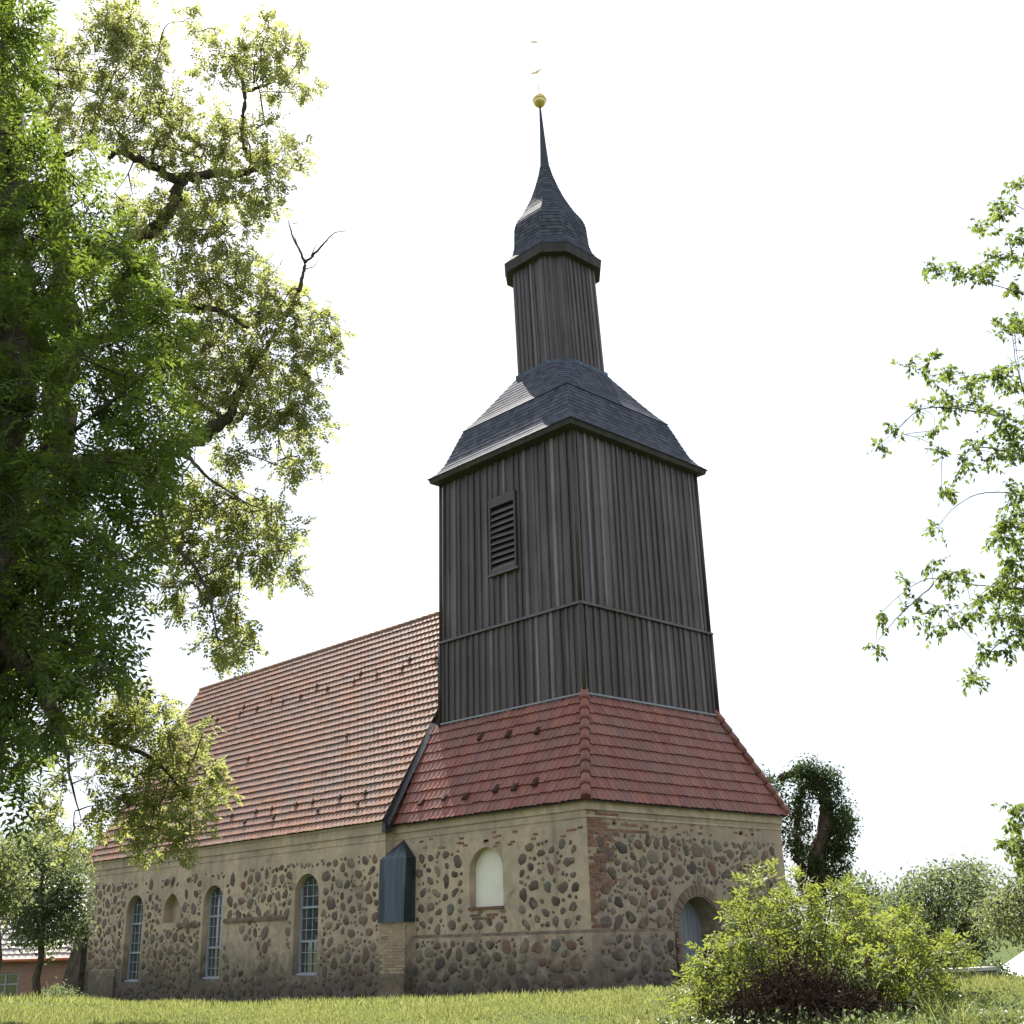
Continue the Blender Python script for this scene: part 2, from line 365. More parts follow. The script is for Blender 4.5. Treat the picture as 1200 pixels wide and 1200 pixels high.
# cornice mouldings, ledges, foot patches of thicker plaster
b.box((NX0 - .03, NY0 - .025, 4.30), (NX1 + .03, NY0 - .002, 4.36)); b.box((NX0 - .05, NY0 - .05, 4.52), (NX1 + .05, NY0 - .003, 4.79)); b.box((NX0 - .06, NY0 - .09, 4.791), (NX1 + .02, NY0 - .004, 4.875))
def wedge(x0, x1, z0, z1, d, y=NY0, mat=0):
    b.poly([(x0, y - d, z0), (x1, y - d, z0), (x1, y - d, z1 - d * .9), (x0, y - d, z1 - d * .9)], mat, .5)
    b.poly([(x0, y - d, z1 - d * .9), (x1, y - d, z1 - d * .9), (x1, y - .001, z1), (x0, y - .001, z1)], mat, .5)
    for x in (x0, x1): b.poly([(x, y - d, z0), (x, y - d, z1 - d * .9), (x, y - .001, z1), (x, y - .001, z0)], mat, .5)
    b.poly([(x0, y - d, z0), (x1, y - d, z0), (x1, y - .001, z0), (x0, y - .001, z0)], mat, .5)
wedge(-28.0, -25.75, ZB, .62, .10); wedge(-21.0, -19.35, 2.05, 2.22, .07, mat=2); wedge(-17.65, -13.6, 2.12, 2.27, .07, mat=2)

wall_dark = m_simple('stained_plaster', (.085, .068, .05), (.21, .165, .12), 3, .95, 0, .7, .1)
b.build('nave_wall', [PLASTER, STONE, wall_dark], church)

def window(w, cols=4):
    u0, u1, z0, zt = w; y = NY0 + .27
    f = MB(); A = arch(u0 + .002, u1 - .002, z0 + .002, zt - .002, 14)
    # frame ring following the opening
    c = np.mean(np.array(A), 0); n = len(A)
    inn = [(np.clip(u, u0 + .075, u1 - .075), min(max(z, z0 + .09), zt - .075) if abs(u - (u0 + u1) / 2) < .6 else max(z, z0 + .09)) for u, z in A]
    k = f.v([(u, y - .03, z) for u, z in A] + [(u, y - .03, z) for u, z in inn] + [(u, y + .04, z) for u, z in inn])
    f.faces([[k + i, k + (i + 1) % n, k + n + (i + 1) % n, k + n + i] for i in range(n)] + [[k + n + i, k + n + (i + 1) % n, k + 2 * n + (i + 1) % n, k + 2 * n + i] for i in range(n)], 0, .5)
    hgt = zt - z0
    for t, th in ((.33, .035), (.665, .035)): f.box((u0 + .07, y - .045, z0 + hgt * t - th), (u1 - .07, y + .03, z0 + hgt * t + th))
    for t in (.11, .22, .44, .555, .775, .885):
        ww = .07 if t < .8 else .07 + (t - .8) * 1.2
        f.box((u0 + ww, y - .015, z0 + hgt * t - .011), (u1 - ww, y + .025, z0 + hgt * t + .011))
    for i in range(1, cols):
        u = u0 + (u1 - u0) * i / cols; top = zt - .06 - (.16 if i != cols // 2 else 0)
        f.box((u - .010, y - .012, z0 + .08), (u + .010, y + .022, top))
    win = f.build('window', FRAMEP, church)
    g = MB(); kk = g.v([(u, y + .03, z) for u, z in A]); g.faces([list(range(kk, kk + n))], 0, .5); g.build('pane', GLASS, win)
    s = MB(); s.box((u0 + .004, NY0 + .12, z0 + .003), (u1 - .004, y - .046, z0 + .06)); s.build('sill', FRAMEP, win)
    return win
for w in WINS: window(w)

# --- tower base
b = MB()
fB = lambda u, z, d: (u, d, z)
BN = (-4.72, -3.30, 2.16, 3.80)
wall_sheet(b, [(-8.3, ZB), (0, ZB), (0, 4.68), (-8.3, 4.68)], [arch(*BN, n=12)], fB, .26)
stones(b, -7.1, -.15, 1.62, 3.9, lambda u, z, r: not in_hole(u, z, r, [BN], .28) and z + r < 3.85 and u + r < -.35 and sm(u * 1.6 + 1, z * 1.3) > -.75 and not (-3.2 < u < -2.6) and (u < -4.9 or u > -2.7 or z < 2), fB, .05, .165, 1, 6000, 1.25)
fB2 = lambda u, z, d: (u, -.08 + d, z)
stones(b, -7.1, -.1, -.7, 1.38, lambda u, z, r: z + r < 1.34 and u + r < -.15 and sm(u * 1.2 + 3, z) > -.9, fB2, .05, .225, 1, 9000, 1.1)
wy = lambda x0, x1: None
# lower, thicker courses with a weathered ledge (north side)
b.poly([(-7.3, -.08, ZB), (.08, -.08, ZB), (.08, -.08, 1.38), (-7.3, -.08, 1.38)], 0, .5)
b.poly([(-7.3, -.08, 1.38), (.08, -.08, 1.38), (0, -.001, 1.47), (-7.3, -.001, 1.47)], 2, .5)
# bricks below the blind window
for c_ in range(4):
    for i in range(6):
        if random.random() < .8: b.box((-4.72 + i * .24 + (c_ % 2) * .1, -.012 - random.random() * .01, 2.09 - c_ * .085), (-4.72 + i * .24 + .21 + (c_ % 2) * .1, .02, 2.09 - c_ * .085 + .065), 3 if random.random() < .35 else 2)
for _ in range(26):
    u = random.uniform(-7, -.3); z = random.uniform(3.75, 4.2); b.box((u, -.012, z), (u + .18, .02, z + .06), 3)
b.build('nave_side_wall', [PLASTER, STONE, wall_dark, BRICK], church)
b = MB()
fW = lambda u, z, d: (-d, u, z)
DO = (3.62, 5.42, ZB, 2.30)
wall_sheet(b, [(0, ZB), (9, ZB), (9, 4.68), (0, 4.68)], [arch(*DO, n=14)], fW, .75)
okw = lambda u, z, r: z + r < 3.95 and u + r < 8.6 and u - r > (.32 if z > 1.5 else .3) and not in_hole(u, z, r, [DO], .3) and sm(u * 1.3 + 2, z) > -.95
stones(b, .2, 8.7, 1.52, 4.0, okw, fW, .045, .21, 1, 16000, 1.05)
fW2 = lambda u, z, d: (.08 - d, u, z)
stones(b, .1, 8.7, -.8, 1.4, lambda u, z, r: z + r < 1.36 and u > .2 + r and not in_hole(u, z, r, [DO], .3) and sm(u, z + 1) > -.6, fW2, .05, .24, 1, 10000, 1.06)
for (y0, y1) in ((-.08, 3.25), (5.79, 9.05)):
    b.poly([(.08, y0, ZB), (.08, y1, ZB), (.08, y1, 1.38), (.08, y0, 1.38)], 0, .5)
    b.poly([(.08, y0, 1.38), (.08, y1, 1.38), (.001, y1, 1.47), (.001, max(y0, 0), 1.47)], 2, .5)
    for y in [q for q in (y0, y1) if 0 < q < 9]: b.poly([(.08, y, ZB), (.08, y, 1.38), (.001, y, 1.47), (.001, y, ZB)], 0, .5)
# exposed brick at the corner, ragged edge
z = 1.5; row = 0
while z < 4.62:
    ext = .42 + .35 * math.sin(z * 2.3) + random.uniform(-.15, .5) + (1.6 if 3.9 < z < 4.15 and random.random() < .7 else 0) + (.9 if 4.3 < z < 4.45 else 0)
    u = .0 if row % 2 else -.0
    first = True
    while u < max(.2, ext):
        L = .23 if (row % 2 == 0 or not first) else .115
        if random.random() < .87: b.box((-.02, u + .008 + (.0 if u > 0 else -.006), z), (.008 + random.random() * .014, u + L - .008, z + .066), 3)
        u += L; first = False
    z += .082; row += 1
for _ in range(70):
    u = random.uniform(.6, 8); z = random.choice([4.18, 4.05, 3.3, 3.0, 2.6, 3.6]) + random.uniform(-.1, .1)
    if not in_hole(u, z, .2, [DO], .3): b.box((-.02, u, z), (.012, u + random.choice((.2, .11)), z + .062), 3)
# brick ring round the doorway
c = (DO[0] + DO[1]) / 2; hw = (DO[1] - DO[0]) / 2; zs = DO[3] - hw * .92
for i in range(17):
    t = math.pi * (i + .5) / 17; ca, sa = math.cos(t), math.sin(t)
    q = [];
    for rr in (hw + .01, hw + .30):
        for dt in (-.082, .082): q.append((c + rr * math.cos(t + dt), zs + rr * math.sin(t + dt) * .95))
    q = [q[0], q[1], q[3], q[2]]; o = .03 + random.random() * .015
    k = b.v([(o, u, z) for u, z in q] + [(-.01, u, z) for u, z in q])
    b.faces([[k, k + 1, k + 2, k + 3]] + [[k + j, k + (j + 1) % 4, k + 4 + (j + 1) % 4, k + 4 + j] for j in range(4)], 4)
for sgn in (0, 1):
    z = -.6
    while z < zs - .03:
        w = random.choice((.22, .3)); u = DO[0] - w - .005 if sgn == 0 else DO[1] + .005
        b.box((-.01, u, z), (.095 + random.random() * .012 if z < 1.3 else .03, u + w, z + .068), 4); z += .082
b.poly([(-8.3, 9, ZB), (0, 9, ZB), (0, 9, 4.68), (-8.3, 9, 4.68)], 0, .5)
WORN = m_tile('worn_brick', [(0, (.12, .085, .065)), (.6, (.19, .14, .10)), (1, (.24, .16, .11))], (.17, .135, .105), .85, .2, .9)
b.build('tower_base_wall', [PLASTER2, STONE, wall_dark, BRICK, WORN], church)
# cornice under the tower-base eaves
b = MB()
b.box((-8.2, -.025, 4.30), (.025, -.002, 4.36)); b.box((.002, -.027, 4.302), (.027, 9.03, 4.362))
b.box((-8.2, -.05, 4.5), (.05, -.003, 4.70)); b.box((.003, -.052, 4.498), (.052, 9.05, 4.702))
b.box((-8.2, -.10, 4.703), (.10, -.004, 4.775)); b.box((.004, -.099, 4.704), (.099, 9.1, 4.774))
b.build('cornice', PLASTER, church)
# blind window panel
p = MB(); A = arch(BN[0] + .001, BN[1] - .001, BN[2], BN[3], 12); k = p.v([(u, .24, z) for u, z in A]); p.faces([list(range(k, k + len(A)))], 0, .5)
pn = p.build('blind_window', WHITEP, church)
s = MB(); s.box((BN[0] - .03, -.05, BN[2] - .06), (BN[1] + .03, .235, BN[2] + .015)); s.build('sill', BRICK, pn)
# door
d = MB(); A = arch(DO[0] + .002, DO[1] - .002, ZB, DO[3] - .002, 14); k = d.v([(-.70, u, z) for u, z in A]); d.faces([list(range(k, k + len(A)))], 0, .5)
for i in range(9):
    u = DO[0] + .02 + i * .2; ht = zs + math.sqrt(max(0, hw * hw - (u + .09 - c) ** 2)) * .9 - .04
    d.box((-.70, u, ZB), (-.675 - random.random() * .006, u + .185, ht), 0)
door = d.build('door', DOORP, church)
hd = MB(); hd.box((-.67, DO[0] + .25, .45), (-.64, DO[0] + .3, .75)); hd.tube([(-.66, DO[0] + .27, .62), (-.61, DO[0] + .27, .62), (-.61, DO[0] + .39, .61)], .012, 6); hd.build('handle', IRON, door)

# --- buttress with sheet metal cover at the joint of nave and tower base
b = MB(); bx0, bx1, by = -8.42, -7.25, -.36
zz = -1.7
b.box((bx0 - .02, by - .06, ZB), (bx1 + .04, -.0, .30), 1)
b.box((bx0, by, .301), (bx1, 0, 3.7), 0)
z = .42; row = 0
while z < 1.80:
    u = bx0 + (.12 if row % 2 else 0)
    while u < bx1 - .1:
        b.box((u, by - .010 - random.random() * .006, z), (min(u + .23, bx1 - .01), by + .01, z + .072), 2, rnd=random.random()); u += .245
    z += .088; row += 1
butt = b.build('buttress', [PLASTER, wall_dark, m_tile('pale_brick', [(0, (.30, .22, .15)), (.8, (.40, .31, .21)), (1, (.27, .15, .1))], (.25, .19, .14), .4, .2, .9)], church)
b = MB(); f0, f1 = by - .10, by - .03
cx_ = (bx0 + bx1) / 2; x0, x1 = bx0 - .04, bx1 + .05
PB = [(x0, f0, 1.86), (x1, f0, 1.86), (x1 + .03, f1, 3.72), (x0, f1, 3.72), (cx_ + .1, -.03, 4.28), (x1 + .03, -.003, 3.72), (x0, -.003, 3.72), (x0, -.003, 1.86), (x1, -.003, 1.86)]
k = b.v(PB)
for q in ([0, 1, 2, 3],): b.faces([[k + i for i in q]], 0, .5)
b.faces([[k + 3, k + 2, k + 4], [k + 2, k + 5, k + 4], [k + 3, k + 4, k + 6]], 0, .5); b.faces([[k + 1, k + 8, k + 5, k + 2], [k + 0, k + 3, k + 6, k + 7], [k, k + 7, k + 8, k + 1]], 0, .5)
b.build('cover', ZINC, butt)
# east buttress, sloped
b = MB()
b.poly([(-29.0, NY0 - .25, ZB), (-30.6, NY0 - .25, ZB), (-30.3, NY0 - .25, -.2), (-29.25, NY0 - .25, 2.0), (-29.0, NY0 - .25, 2.6)], 0, .5)
b.poly([(-29.0, .9, ZB), (-30.6, .9, ZB), (-30.3, .9, -.2), (-29.25, .9, 2.0), (-29.0, .9, 2.6)], 0, .5)
for a, c in (((-30.6, ZB), (-30.3, -.2)), ((-30.3, -.2), (-29.25, 2.0)), ((-29.25, 2.0), (-28.96, 2.6))):
    b.poly([(a[0], NY0 - .25, a[1]), (a[0], .9, a[1]), (c[0], .9, c[1]), (c[0], NY0 - .25, c[1])], 0, .5)
b.poly([(-28.6, NY0 - .002, 2.55), (-28.6, NY0 - .25, 1.9), (-28.6, NY0 - .25, ZB), (-28.6, NY0 - .002, ZB)], 0, .5)
b.poly([(-29.0, NY0 - .25, ZB), (-28.6, NY0 - .25, ZB), (-28.6, NY0 - .25, 1.9), (-29.0, NY0 - .25, 1.9)], 0, .5)
b.build('buttress', m_simple('dark_plaster', (.03, .026, .02), (.10, .08, .06), 3, .95, 0, .7, .1), church)  # whole buttress in a dark mottled plaster tone

# --- roofs
def tile_roof(b, O, U, Vv, N, L0, L1, lim, rows, tw=.235, mat=0, lift=.05, amp=.022, jit=.006):
    """pantiles: O origin on the eave, U along the eave, Vv up the slope; lim(v) -> (umin, umax)"""
    O, U, Vv, N = (np.array(x, float) for x in (O, U, Vv, N)); S = 6
    nt_ = int((L1 - L0) / tw) + 1; uu = L0 + np.arange(nt_ * S + 1) * tw / S
    t = (np.arange(nt_ * S + 1) % S) / S
    wave = amp * (np.exp(-((t - .12) / .13) ** 2) + np.exp(-((t - 1.12) / .13) ** 2)) * 1.7 - .35 * amp * np.sin(math.pi * t)
    SL = lim(-1) ; slope = SL
    dv = slope / rows
    for r in range(rows):
        v0 = r * dv; v1 = min((r + 1) * dv + .03, slope)
        a0, a1 = lim(v0 + 1e-6); c0, c1 = lim(v1)
        dro = np.repeat(rng.normal(0, jit, nt_), S); dro = np.append(dro, dro[-1])
        ub = np.clip(uu, a0, a1); ut = np.clip(uu, c0, c1)
        lo = O + ub[:, None] * U + (v0 + dro * 2)[:, None] * Vv + (lift + wave + dro)[:, None] * N
        hi = O + ut[:, None] * U + v1 * Vv + (.006 + wave)[:, None] * N
        dn = O + ub[:, None] * U + (v0 + dro * 2 + .004)[:, None] * Vv + (lift + wave + dro - .035)[:, None] * N
        m = len(uu); k = b.v(np.concatenate([lo, hi, dn, lo])); i = np.arange(m - 1)
        keep = (ub[1:] - ub[:-1] > 1e-4) | (ut[1:] - ut[:-1] > 1e-4); i = i[keep]
        rr = np.repeat(rng.random(nt_), S)[:m - 1][keep]
        b.faces(np.stack([k + i, k + i + 1, k + m + i + 1, k + m + i], -1), mat, rr, True)
        b.faces(np.stack([k + 2 * m + i, k + 2 * m + i + 1, k + 3 * m + i + 1, k + 3 * m + i], -1), mat, rr)
def ridge_row(b, A, B, rad, n, mat=0):
    A, B = np.array(A, float), np.array(B, float)
    for i in range(n):
        p = A + (B - A) * (i / n); q = A + (B - A) * ((i + 1.12) / n)
        b.tube([p, p + (q - p) * .5, q], [rad * 1.12, rad, rad * .86], 10, mat)
VENT = m_simple('vent_tile', (.04, .022, .018), (.08, .045, .035), 8, .95, spec=.1)
eY, eZ, rZ = -.51, 4.86, 13.07
run, rise = 4.5 - eY, rZ - eZ; SLn = math.hypot(run, rise)
b = MB(); X0 = -29.19; Ln = 21.02
limn = lambda v: SLn if v == -1 else (0, Ln)
tile_roof(b, (X0, eY, eZ), (1, 0, 0), (0, run / SLn, rise / SLn), (0, -rise / SLn, run / SLn), 0, Ln, limn, 30, lift=.068, amp=.017, jit=.0025)
# vent tiles and snow stops
for v, n_, off in ((1.15, 15, .5), (6.9, 12, 1.0), (7.25, 7, .2), (.75, 9, 1.2), (4.0, 3, 3)):
    for i in range(n_):
        u = off + (Ln - 1) * (i + random.uniform(-.15, .15)) / n_; P = np.array((X0 + u, eY + run * v / SLn, eZ + rise * v / SLn)); nn = np.array((0, -rise / SLn, run / SLn)); up = np.array((0, run / SLn, rise / SLn))
        k = b.v([P + nn * .05 - (.085, 0, 0), P + nn * .05 + (.085, 0, 0), P + nn * .135 + (.045, 0, 0), P + nn * .135 - (.045, 0, 0), P + up * .16 + nn * .125 - (.05, 0, 0), P + up * .16 + nn * .125 + (.05, 0, 0)])
        b.faces([[k + 3, k + 2, k + 5, k + 4]], 2, .1); b.faces([[k, k + 3, k + 4], [k + 1, k + 5, k + 2]], 2, .1); b.faces([[k, k + 1, k + 2, k + 3]], 1)  # dark front face stands for the shaded vent opening
tile_roof(b, (X0, 9 - eY, eZ), (1, 0, 0), (0, -run / SLn, rise / SLn), (0, rise / SLn, run / SLn), 0, Ln, limn, 30, tw=.47)
# roof boards under the tiles, verge boards
for sg in (0, 1):
    y0 = eY if sg == 0 else 9 - eY
    yb = y0 + (.12 if sg == 0 else -.12); zb_ = eZ - .03 + .12 * rise / run
    b.poly([(X0 + .02, yb, zb_), (X0 + Ln - .02, yb, zb_), (X0 + Ln - .02, 4.5, rZ - .03), (X0 + .02, 4.5, rZ - .03)], 1, .5)
nroof = b.build('nave_roof', [NAVETILE, DARKWOOD, VENT], church)
b = MB(); ridge_row(b, (X0, 4.5, rZ + .0), (X0 + Ln, 4.5, rZ + .0), .10, 56); b.build('ridge', NAVETILE, nroof)
for x in (X0 + .01, X0 + Ln - .03):
    b = MB()
    for sg in (0, 1):
        y0 = eY if sg == 0 else 9 - eY
        for (h0, h1) in ((-.25, .0),):
            k = b.v([(x + dx, y, z + h) for dx in (0, .025) for (y, z) in ((y0, eZ), (4.5, rZ)) for h in (h0, h1)])
            b.faces([[k, k + 1, k + 3, k + 2], [k + 4, k + 6, k + 7, k + 5], [k, k + 4, k + 5, k + 1], [k, k + 2, k + 6, k + 4]], 0, .5)
    b.build('verge_board', DARKWOOD, nroof)
# tower base roof
oh = .175; zE = 4.74; zb = 7.99; ix, iy = 1.15, 1.41
b = MB()
r1, h1 = iy + oh, zb - zE; S1 = math.hypot(r1, h1); LN = 8.2 + oh
lim1 = lambda v: S1 if v == -1 else (0, LN - (ix + oh) * v / S1)
tile_roof(b, (-8.2, -oh, zE), (1, 0, 0), (0, r1 / S1, h1 / S1), (0, -h1 / S1, r1 / S1), 0, LN, lim1, 10, tw=.235, lift=.055, jit=.003)
for (u, v) in ((1.2, .55), (2.3, .6), (3.3, .5), (4.6, .6), (5.4, .55), (6.2, .62), (3.0, 2.6), (4.3, 2.5), (5.6, 2.4)):
    P = np.array((-8.2 + u, -oh + r1 * v / S1, zE + h1 * v / S1)); nn = np.array((0, -h1 / S1, r1 / S1)); up = np.array((0, r1 / S1, h1 / S1))
    k = b.v([P + nn * .05 - (.1, 0, 0), P + nn * .05 + (.1, 0, 0), P + nn * .14 + (.06, 0, 0), P + nn * .14 - (.06, 0, 0), P + up * .28 + nn * .05 - (.1, 0, 0), P + up * .28 + nn * .05 + (.1, 0, 0)])
    b.faces([[k + 3, k + 2, k + 5, k + 4]], 2, .1); b.faces([[k, k + 3, k + 4], [k + 1, k + 5, k + 2]], 2, .1); b.faces([[k, k + 1, k + 2, k + 3]], 1)  # vent mouth again a dark face in place of opening shade
r2 = ix + oh; S2 = math.hypot(r2, h1); LW = 9 + 2 * oh
lim2 = lambda v: S2 if v == -1 else ((iy + oh) * v / S2, LW - (iy + oh) * v / S2)
tile_roof(b, (oh, -oh, zE), (0, 1, 0), (-r2 / S2, 0, h1 / S2), (h1 / S2, 0, r2 / S2), 0, LW, lim2, 10, lift=.055, jit=.003)
lim3 = lambda v: S1 if v == -1 else (0, LN - (ix + oh) * v / S1)
tile_roof(b, (-8.2, 9 + oh, zE), (1, 0, 0), (0, -r1 / S1, h1 / S1), (0, h1 / S1, r1 / S1), 0, LN, lim3, 10, tw=.47)
b.poly([(-8.2, -oh, zE - .04), (oh, -oh, zE - .04), (-ix, iy, zb - .04), (-8.2, iy, zb - .04)], 1, .5)
b.poly([(oh, -oh, zE - .04), (oh, 9 + oh, zE - .04), (-ix, 9 - iy, zb - .04), (-ix, iy, zb - .04)], 1, .5)
broof = b.build('tower_base_roof', [REDTILE, DARKWOOD, VENT], church)
b = MB(); ridge_row(b, (oh + .02, -oh - .02, zE + .05), (-ix + .02, iy - .02, zb + .08), .13, 10); b.build('hip_ridge', REDTILE, broof); b = MB()
ridge_row(b, (oh + .02, 9 + oh + .02, zE + .05), (-ix + .02, 9 - iy + .02, zb + .08), .13, 10)
b.build('hip_ridge', REDTILE, broof)
b = MB()
b.box((-7.5, iy - .13, zb - .05), (-ix + .12, iy - .11, zb + .0)); b.box((-ix + .10, iy - .11, zb - .052), (-ix + .12, 9 - iy + .11, zb + .002))
b.build('flashing', LEAD, broof)
# metal valley trough between nave verge and tower base roof
b = MB(); k = b.v([(-8.16, -.45, 4.75), (-7.95, -.45, 4.72), (-7.85, r1 - oh, zb + .05), (-8.12, r1 - oh, zb + .12)]); b.faces([[k, k + 1, k + 2, k + 3]], 0, .5)
b.box((-8.22, -.52, 4.52), (-8.04, -.26, 4.80)); b.build('gutter', IRON, broof)

# --- boarded tower
def clad(b, P0, P1, Q0, Q1, N, sp, hole=None, dep=.05, wv=.135, mat=0):
    """boards and rounded battens on the face P0 P1 (foot) Q0 Q1 (head)"""
    P0, P1, Q0, Q1, N = (np.array(x, float) for x in (P0, P1, Q0, Q1, N)); L = np.linalg.norm(P1 - P0); n = max(2, int(round(L / sp)))
    for i in range(n):
        a, c = i / n, (i + 1) / n; k = b.v([P0 + (P1 - P0) * a, P0 + (P1 - P0) * c, Q0 + (Q1 - Q0) * c, Q0 + (Q1 - Q0) * a]); b.faces([[k, k + 1, k + 2, k + 3]], mat, rng.random() * .75)  # flat boards toned darker than battens: gap shade put into the colour
    for i in range(n + 1):
        a = min(max(i / n + rng.normal(0, .12) / n, .06 / L), 1 - .06 / L); w = wv * rng.uniform(.8, 1.2); dd = dep * rng.uniform(.75, 1.2); rr = rng.beta(1.6, 1.5)
        A = P0 + (P1 - P0) * a; B = Q0 + (Q1 - Q0) * a; T = (P1 - P0) / L; sk = rng.normal(0, .006)
        segs = [(0, 1)]
        if hole is not None:
            u = a * L
            if hole[0] - .06 < u < hole[1] + .06: segs = [(0, hole[2]), (hole[3], 1)]
        for (s0, s1) in segs:
            prof = [(-.5, .004), (-.42, .75), (-.15, 1), (.15, 1), (.42, .75), (.5, .004)]
            lo = [A + (B - A) * s0 + T * (w * x + sk) + N * dd * h for x, h in prof]; hi = [A + (B - A) * s1 + T * (w * x - sk) + N * dd * h for x, h in prof]
            k = b.v(lo + hi); b.faces([[k + j, k + j + 1, k + 7 + j, k + 6 + j] for j in range(5)], mat, rr, False); b.faces([[k + j for j in range(6)]], mat, rr)
TX, TY = -4.32, 4.5; TD, TW_ = 3.17, 3.09
def sq(z, g=0):
    t = .026 * (z - zb) / 8.4
    return [(TX + TD - t + g, TY - TW_ + t - g, z), (TX + TD - t + g, TY + TW_ - t + g, z), (TX - TD + t - g, TY + TW_ - t + g, z), (TX - TD + t - g, TY - TW_ + t - g, z)]
b = MB()
nrm = [(1, 0, 0), (0, 1, 0), (-1, 0, 0), (0, -1, 0)]
LOUV = (2.54, 3.74, 12.55, 14.98)   # along the north face from its far corner
for (z0, z1, g) in ((7.85, 10.70, .03), (10.70, 16.45, 0)):
    A, B = sq(z0, g), sq(z1, g)
    for i in range(4):
        j = (i + 1) % 4; hole = None
        if i == 3 and z0 > 10: hole = (LOUV[0], LOUV[1], (LOUV[2] - z0) / (z1 - z0), (LOUV[3] - z0) / (z1 - z0))
        clad(b, A[i], A[j], B[i], B[j], nrm[i], .31, hole)
for (z0, z1, g) in ((7.9, 10.70, .09), (10.72, 16.45, .06)):   # corner boards
    A, B = sq(z0, g), sq(z1, g)
    for i in range(4): b.tube([A[i], B[i]], .075, 4, 0, .35)
tower = b.build('bell_tower', BOARD, church)
b = MB(); A, B_, C_ = sq(10.66, .15), sq(10.72, .15), sq(10.80, .02)
for i in range(4):
    j = (i + 1) % 4; b.poly([A[i], A[j], B_[j], B_[i]], 0, .8); b.poly([B_[i], B_[j], C_[j], C_[i]], 0, .8); D_ = sq(10.66, .02); b.poly([A[i], A[j], D_[j], D_[i]], 0, .2)
b.build('drip_ledge', BOARD, tower)
b = MB(); xl = TX - TD; yf = TY - TW_; x0, x1 = xl + LOUV[0], xl + LOUV[1]; z0, z1 = LOUV[2], LOUV[3]
for bx in (((x0 - .03, z0 - .1), (x0 + .04, z1 + .1)), ((x1 - .04, z0 - .1), (x1 + .03, z1 + .1))): b.box((bx[0][0], yf - .12, bx[0][1]), (bx[1][0], yf - .003, bx[1][1]), 0, .3)
b.box((x0 + .041, yf - .118, z1 - .22), (x1 - .041, yf - .004, z1 + .1), 0, .35); b.box((x0 - .12, yf - .15, z0 - .16), (x1 + .12, yf - .004, z0 - .1), 0, .8); b.box((x0 + .041, yf - .117, z0 - .099), (x1 - .041, yf - .004, z0 + .04), 0, .4)
lou = b.build('louvre', BOARD, tower)
b = MB(); b.box((x0 + .05, yf - .035, z0 + .05), (x1 - .05, yf - .006, z1 - .23), 1, .1)  # near-black sheet stands for the unlit space behind the slats
for i in range(10):
    zc = z0 + .12 + i * .212; tl = rng.normal(0, .012)
    k = b.v([(x0 + .042, yf - .11, zc - .05 + tl), (x1 - .042, yf - .11, zc - .05 - tl), (x1 - .042, yf - .03, zc + .08 - tl), (x0 + .042, yf - .03, zc + .08 + tl)]); b.faces([[k, k + 1, k + 2, k + 3]], 0, .75)
    k = b.v([(x0 + .042, yf - .11, zc - .05 + tl), (x1 - .042, yf - .11, zc - .05 - tl), (x1 - .042, yf - .11, zc - .078 - tl), (x0 + .042, yf - .11, zc - .078 + tl)]); b.faces([[k, k + 1, k + 2, k + 3]], 0, .85)
BLACKIN = m_simple('dark_inside', (.006, .005, .005), (.012, .011, .01), 3, .95, 0, 0, .1)
b.build('slats', [BOARD, BLACKIN], lou)

# --- slated roofs of the tower
LAT = HL
def lean(z): return -LAT * .030 * max(0, z - 18.6)
def ring(a, c, z):
    c = max(c, .001); d = a - c
    P = np.array([(a, -d), (a, d), (d, a), (-d, a), (-a, d), (-a, -d), (-d, -a), (d, -a)])
    o = lean(z)
    return np.column_stack([P[:, 0] + TX + o[0], P[:, 1] + TY + o[1], np.full(8, z)])
def slates(b, prof, row=.17, wid=.24):
    """prof: list of (z, a, c); rows of separate slates following the profile"""
    prof = np.array(prof, float); seg = np.hypot(np.diff(prof[:, 0]), np.diff(prof[:, 1])); S = np.concatenate([[0], np.cumsum(seg)]); n = max(2, int(S[-1] / row))
    st = np.linspace(0, S[-1], n + 1); Z = np.interp(st, S, prof[:, 0]); A = np.interp(st, S, prof[:, 1]); Cc = np.interp(st, S, prof[:, 2])
    for i in range(n):
        lo, hi = ring(A[i] + .014, Cc[i], Z[i]), ring(A[i + 1], Cc[i + 1], Z[i + 1]); un = ring(A[i], Cc[i], Z[i])
        for s_ in range(8):
            t = (s_ + 1) % 8; L = np.linalg.norm(lo[t] - lo[s_])
            if L < .01 and np.linalg.norm(hi[t] - hi[s_]) < .01: continue
            m = max(1, int(round(L / wid))) if L > .45 else 1; e = np.linspace(0, 1, m + 1)
            if m > 2 and i % 2: e = np.concatenate([[0], (np.arange(m) + .5) / m, [1]])
            for q in range(len(e) - 1):
                p = [lo[s_] + (lo[t] - lo[s_]) * e[q], lo[s_] + (lo[t] - lo[s_]) * e[q + 1], hi[s_] + (hi[t] - hi[s_]) * e[q + 1], hi[s_] + (hi[t] - hi[s_]) * e[q]]
                nn = np.cross(p[1] - p[0], p[3] - p[0]); nn = nn / (np.linalg.norm(nn) + 1e-9); j = rng.normal(0, .0012, 2); p[0] = p[0] + nn * j[0]; p[1] = p[1] + nn * j[1]
                rr = rng.random(); b.poly(p, 0, rr); b.poly([un[s_] + (un[t] - un[s_]) * e[q], un[s_] + (un[t] - un[s_]) * e[q + 1], p[1], p[0]], 0, rr * .4)
b = MB()
slates(b, [(16.60, 3.50, 0), (16.78, 3.27, 0), (17.1, 3.06, 0), (17.6, 2.87, 0), (18.1, 2.69, 0), (18.42, 2.56, 0)])
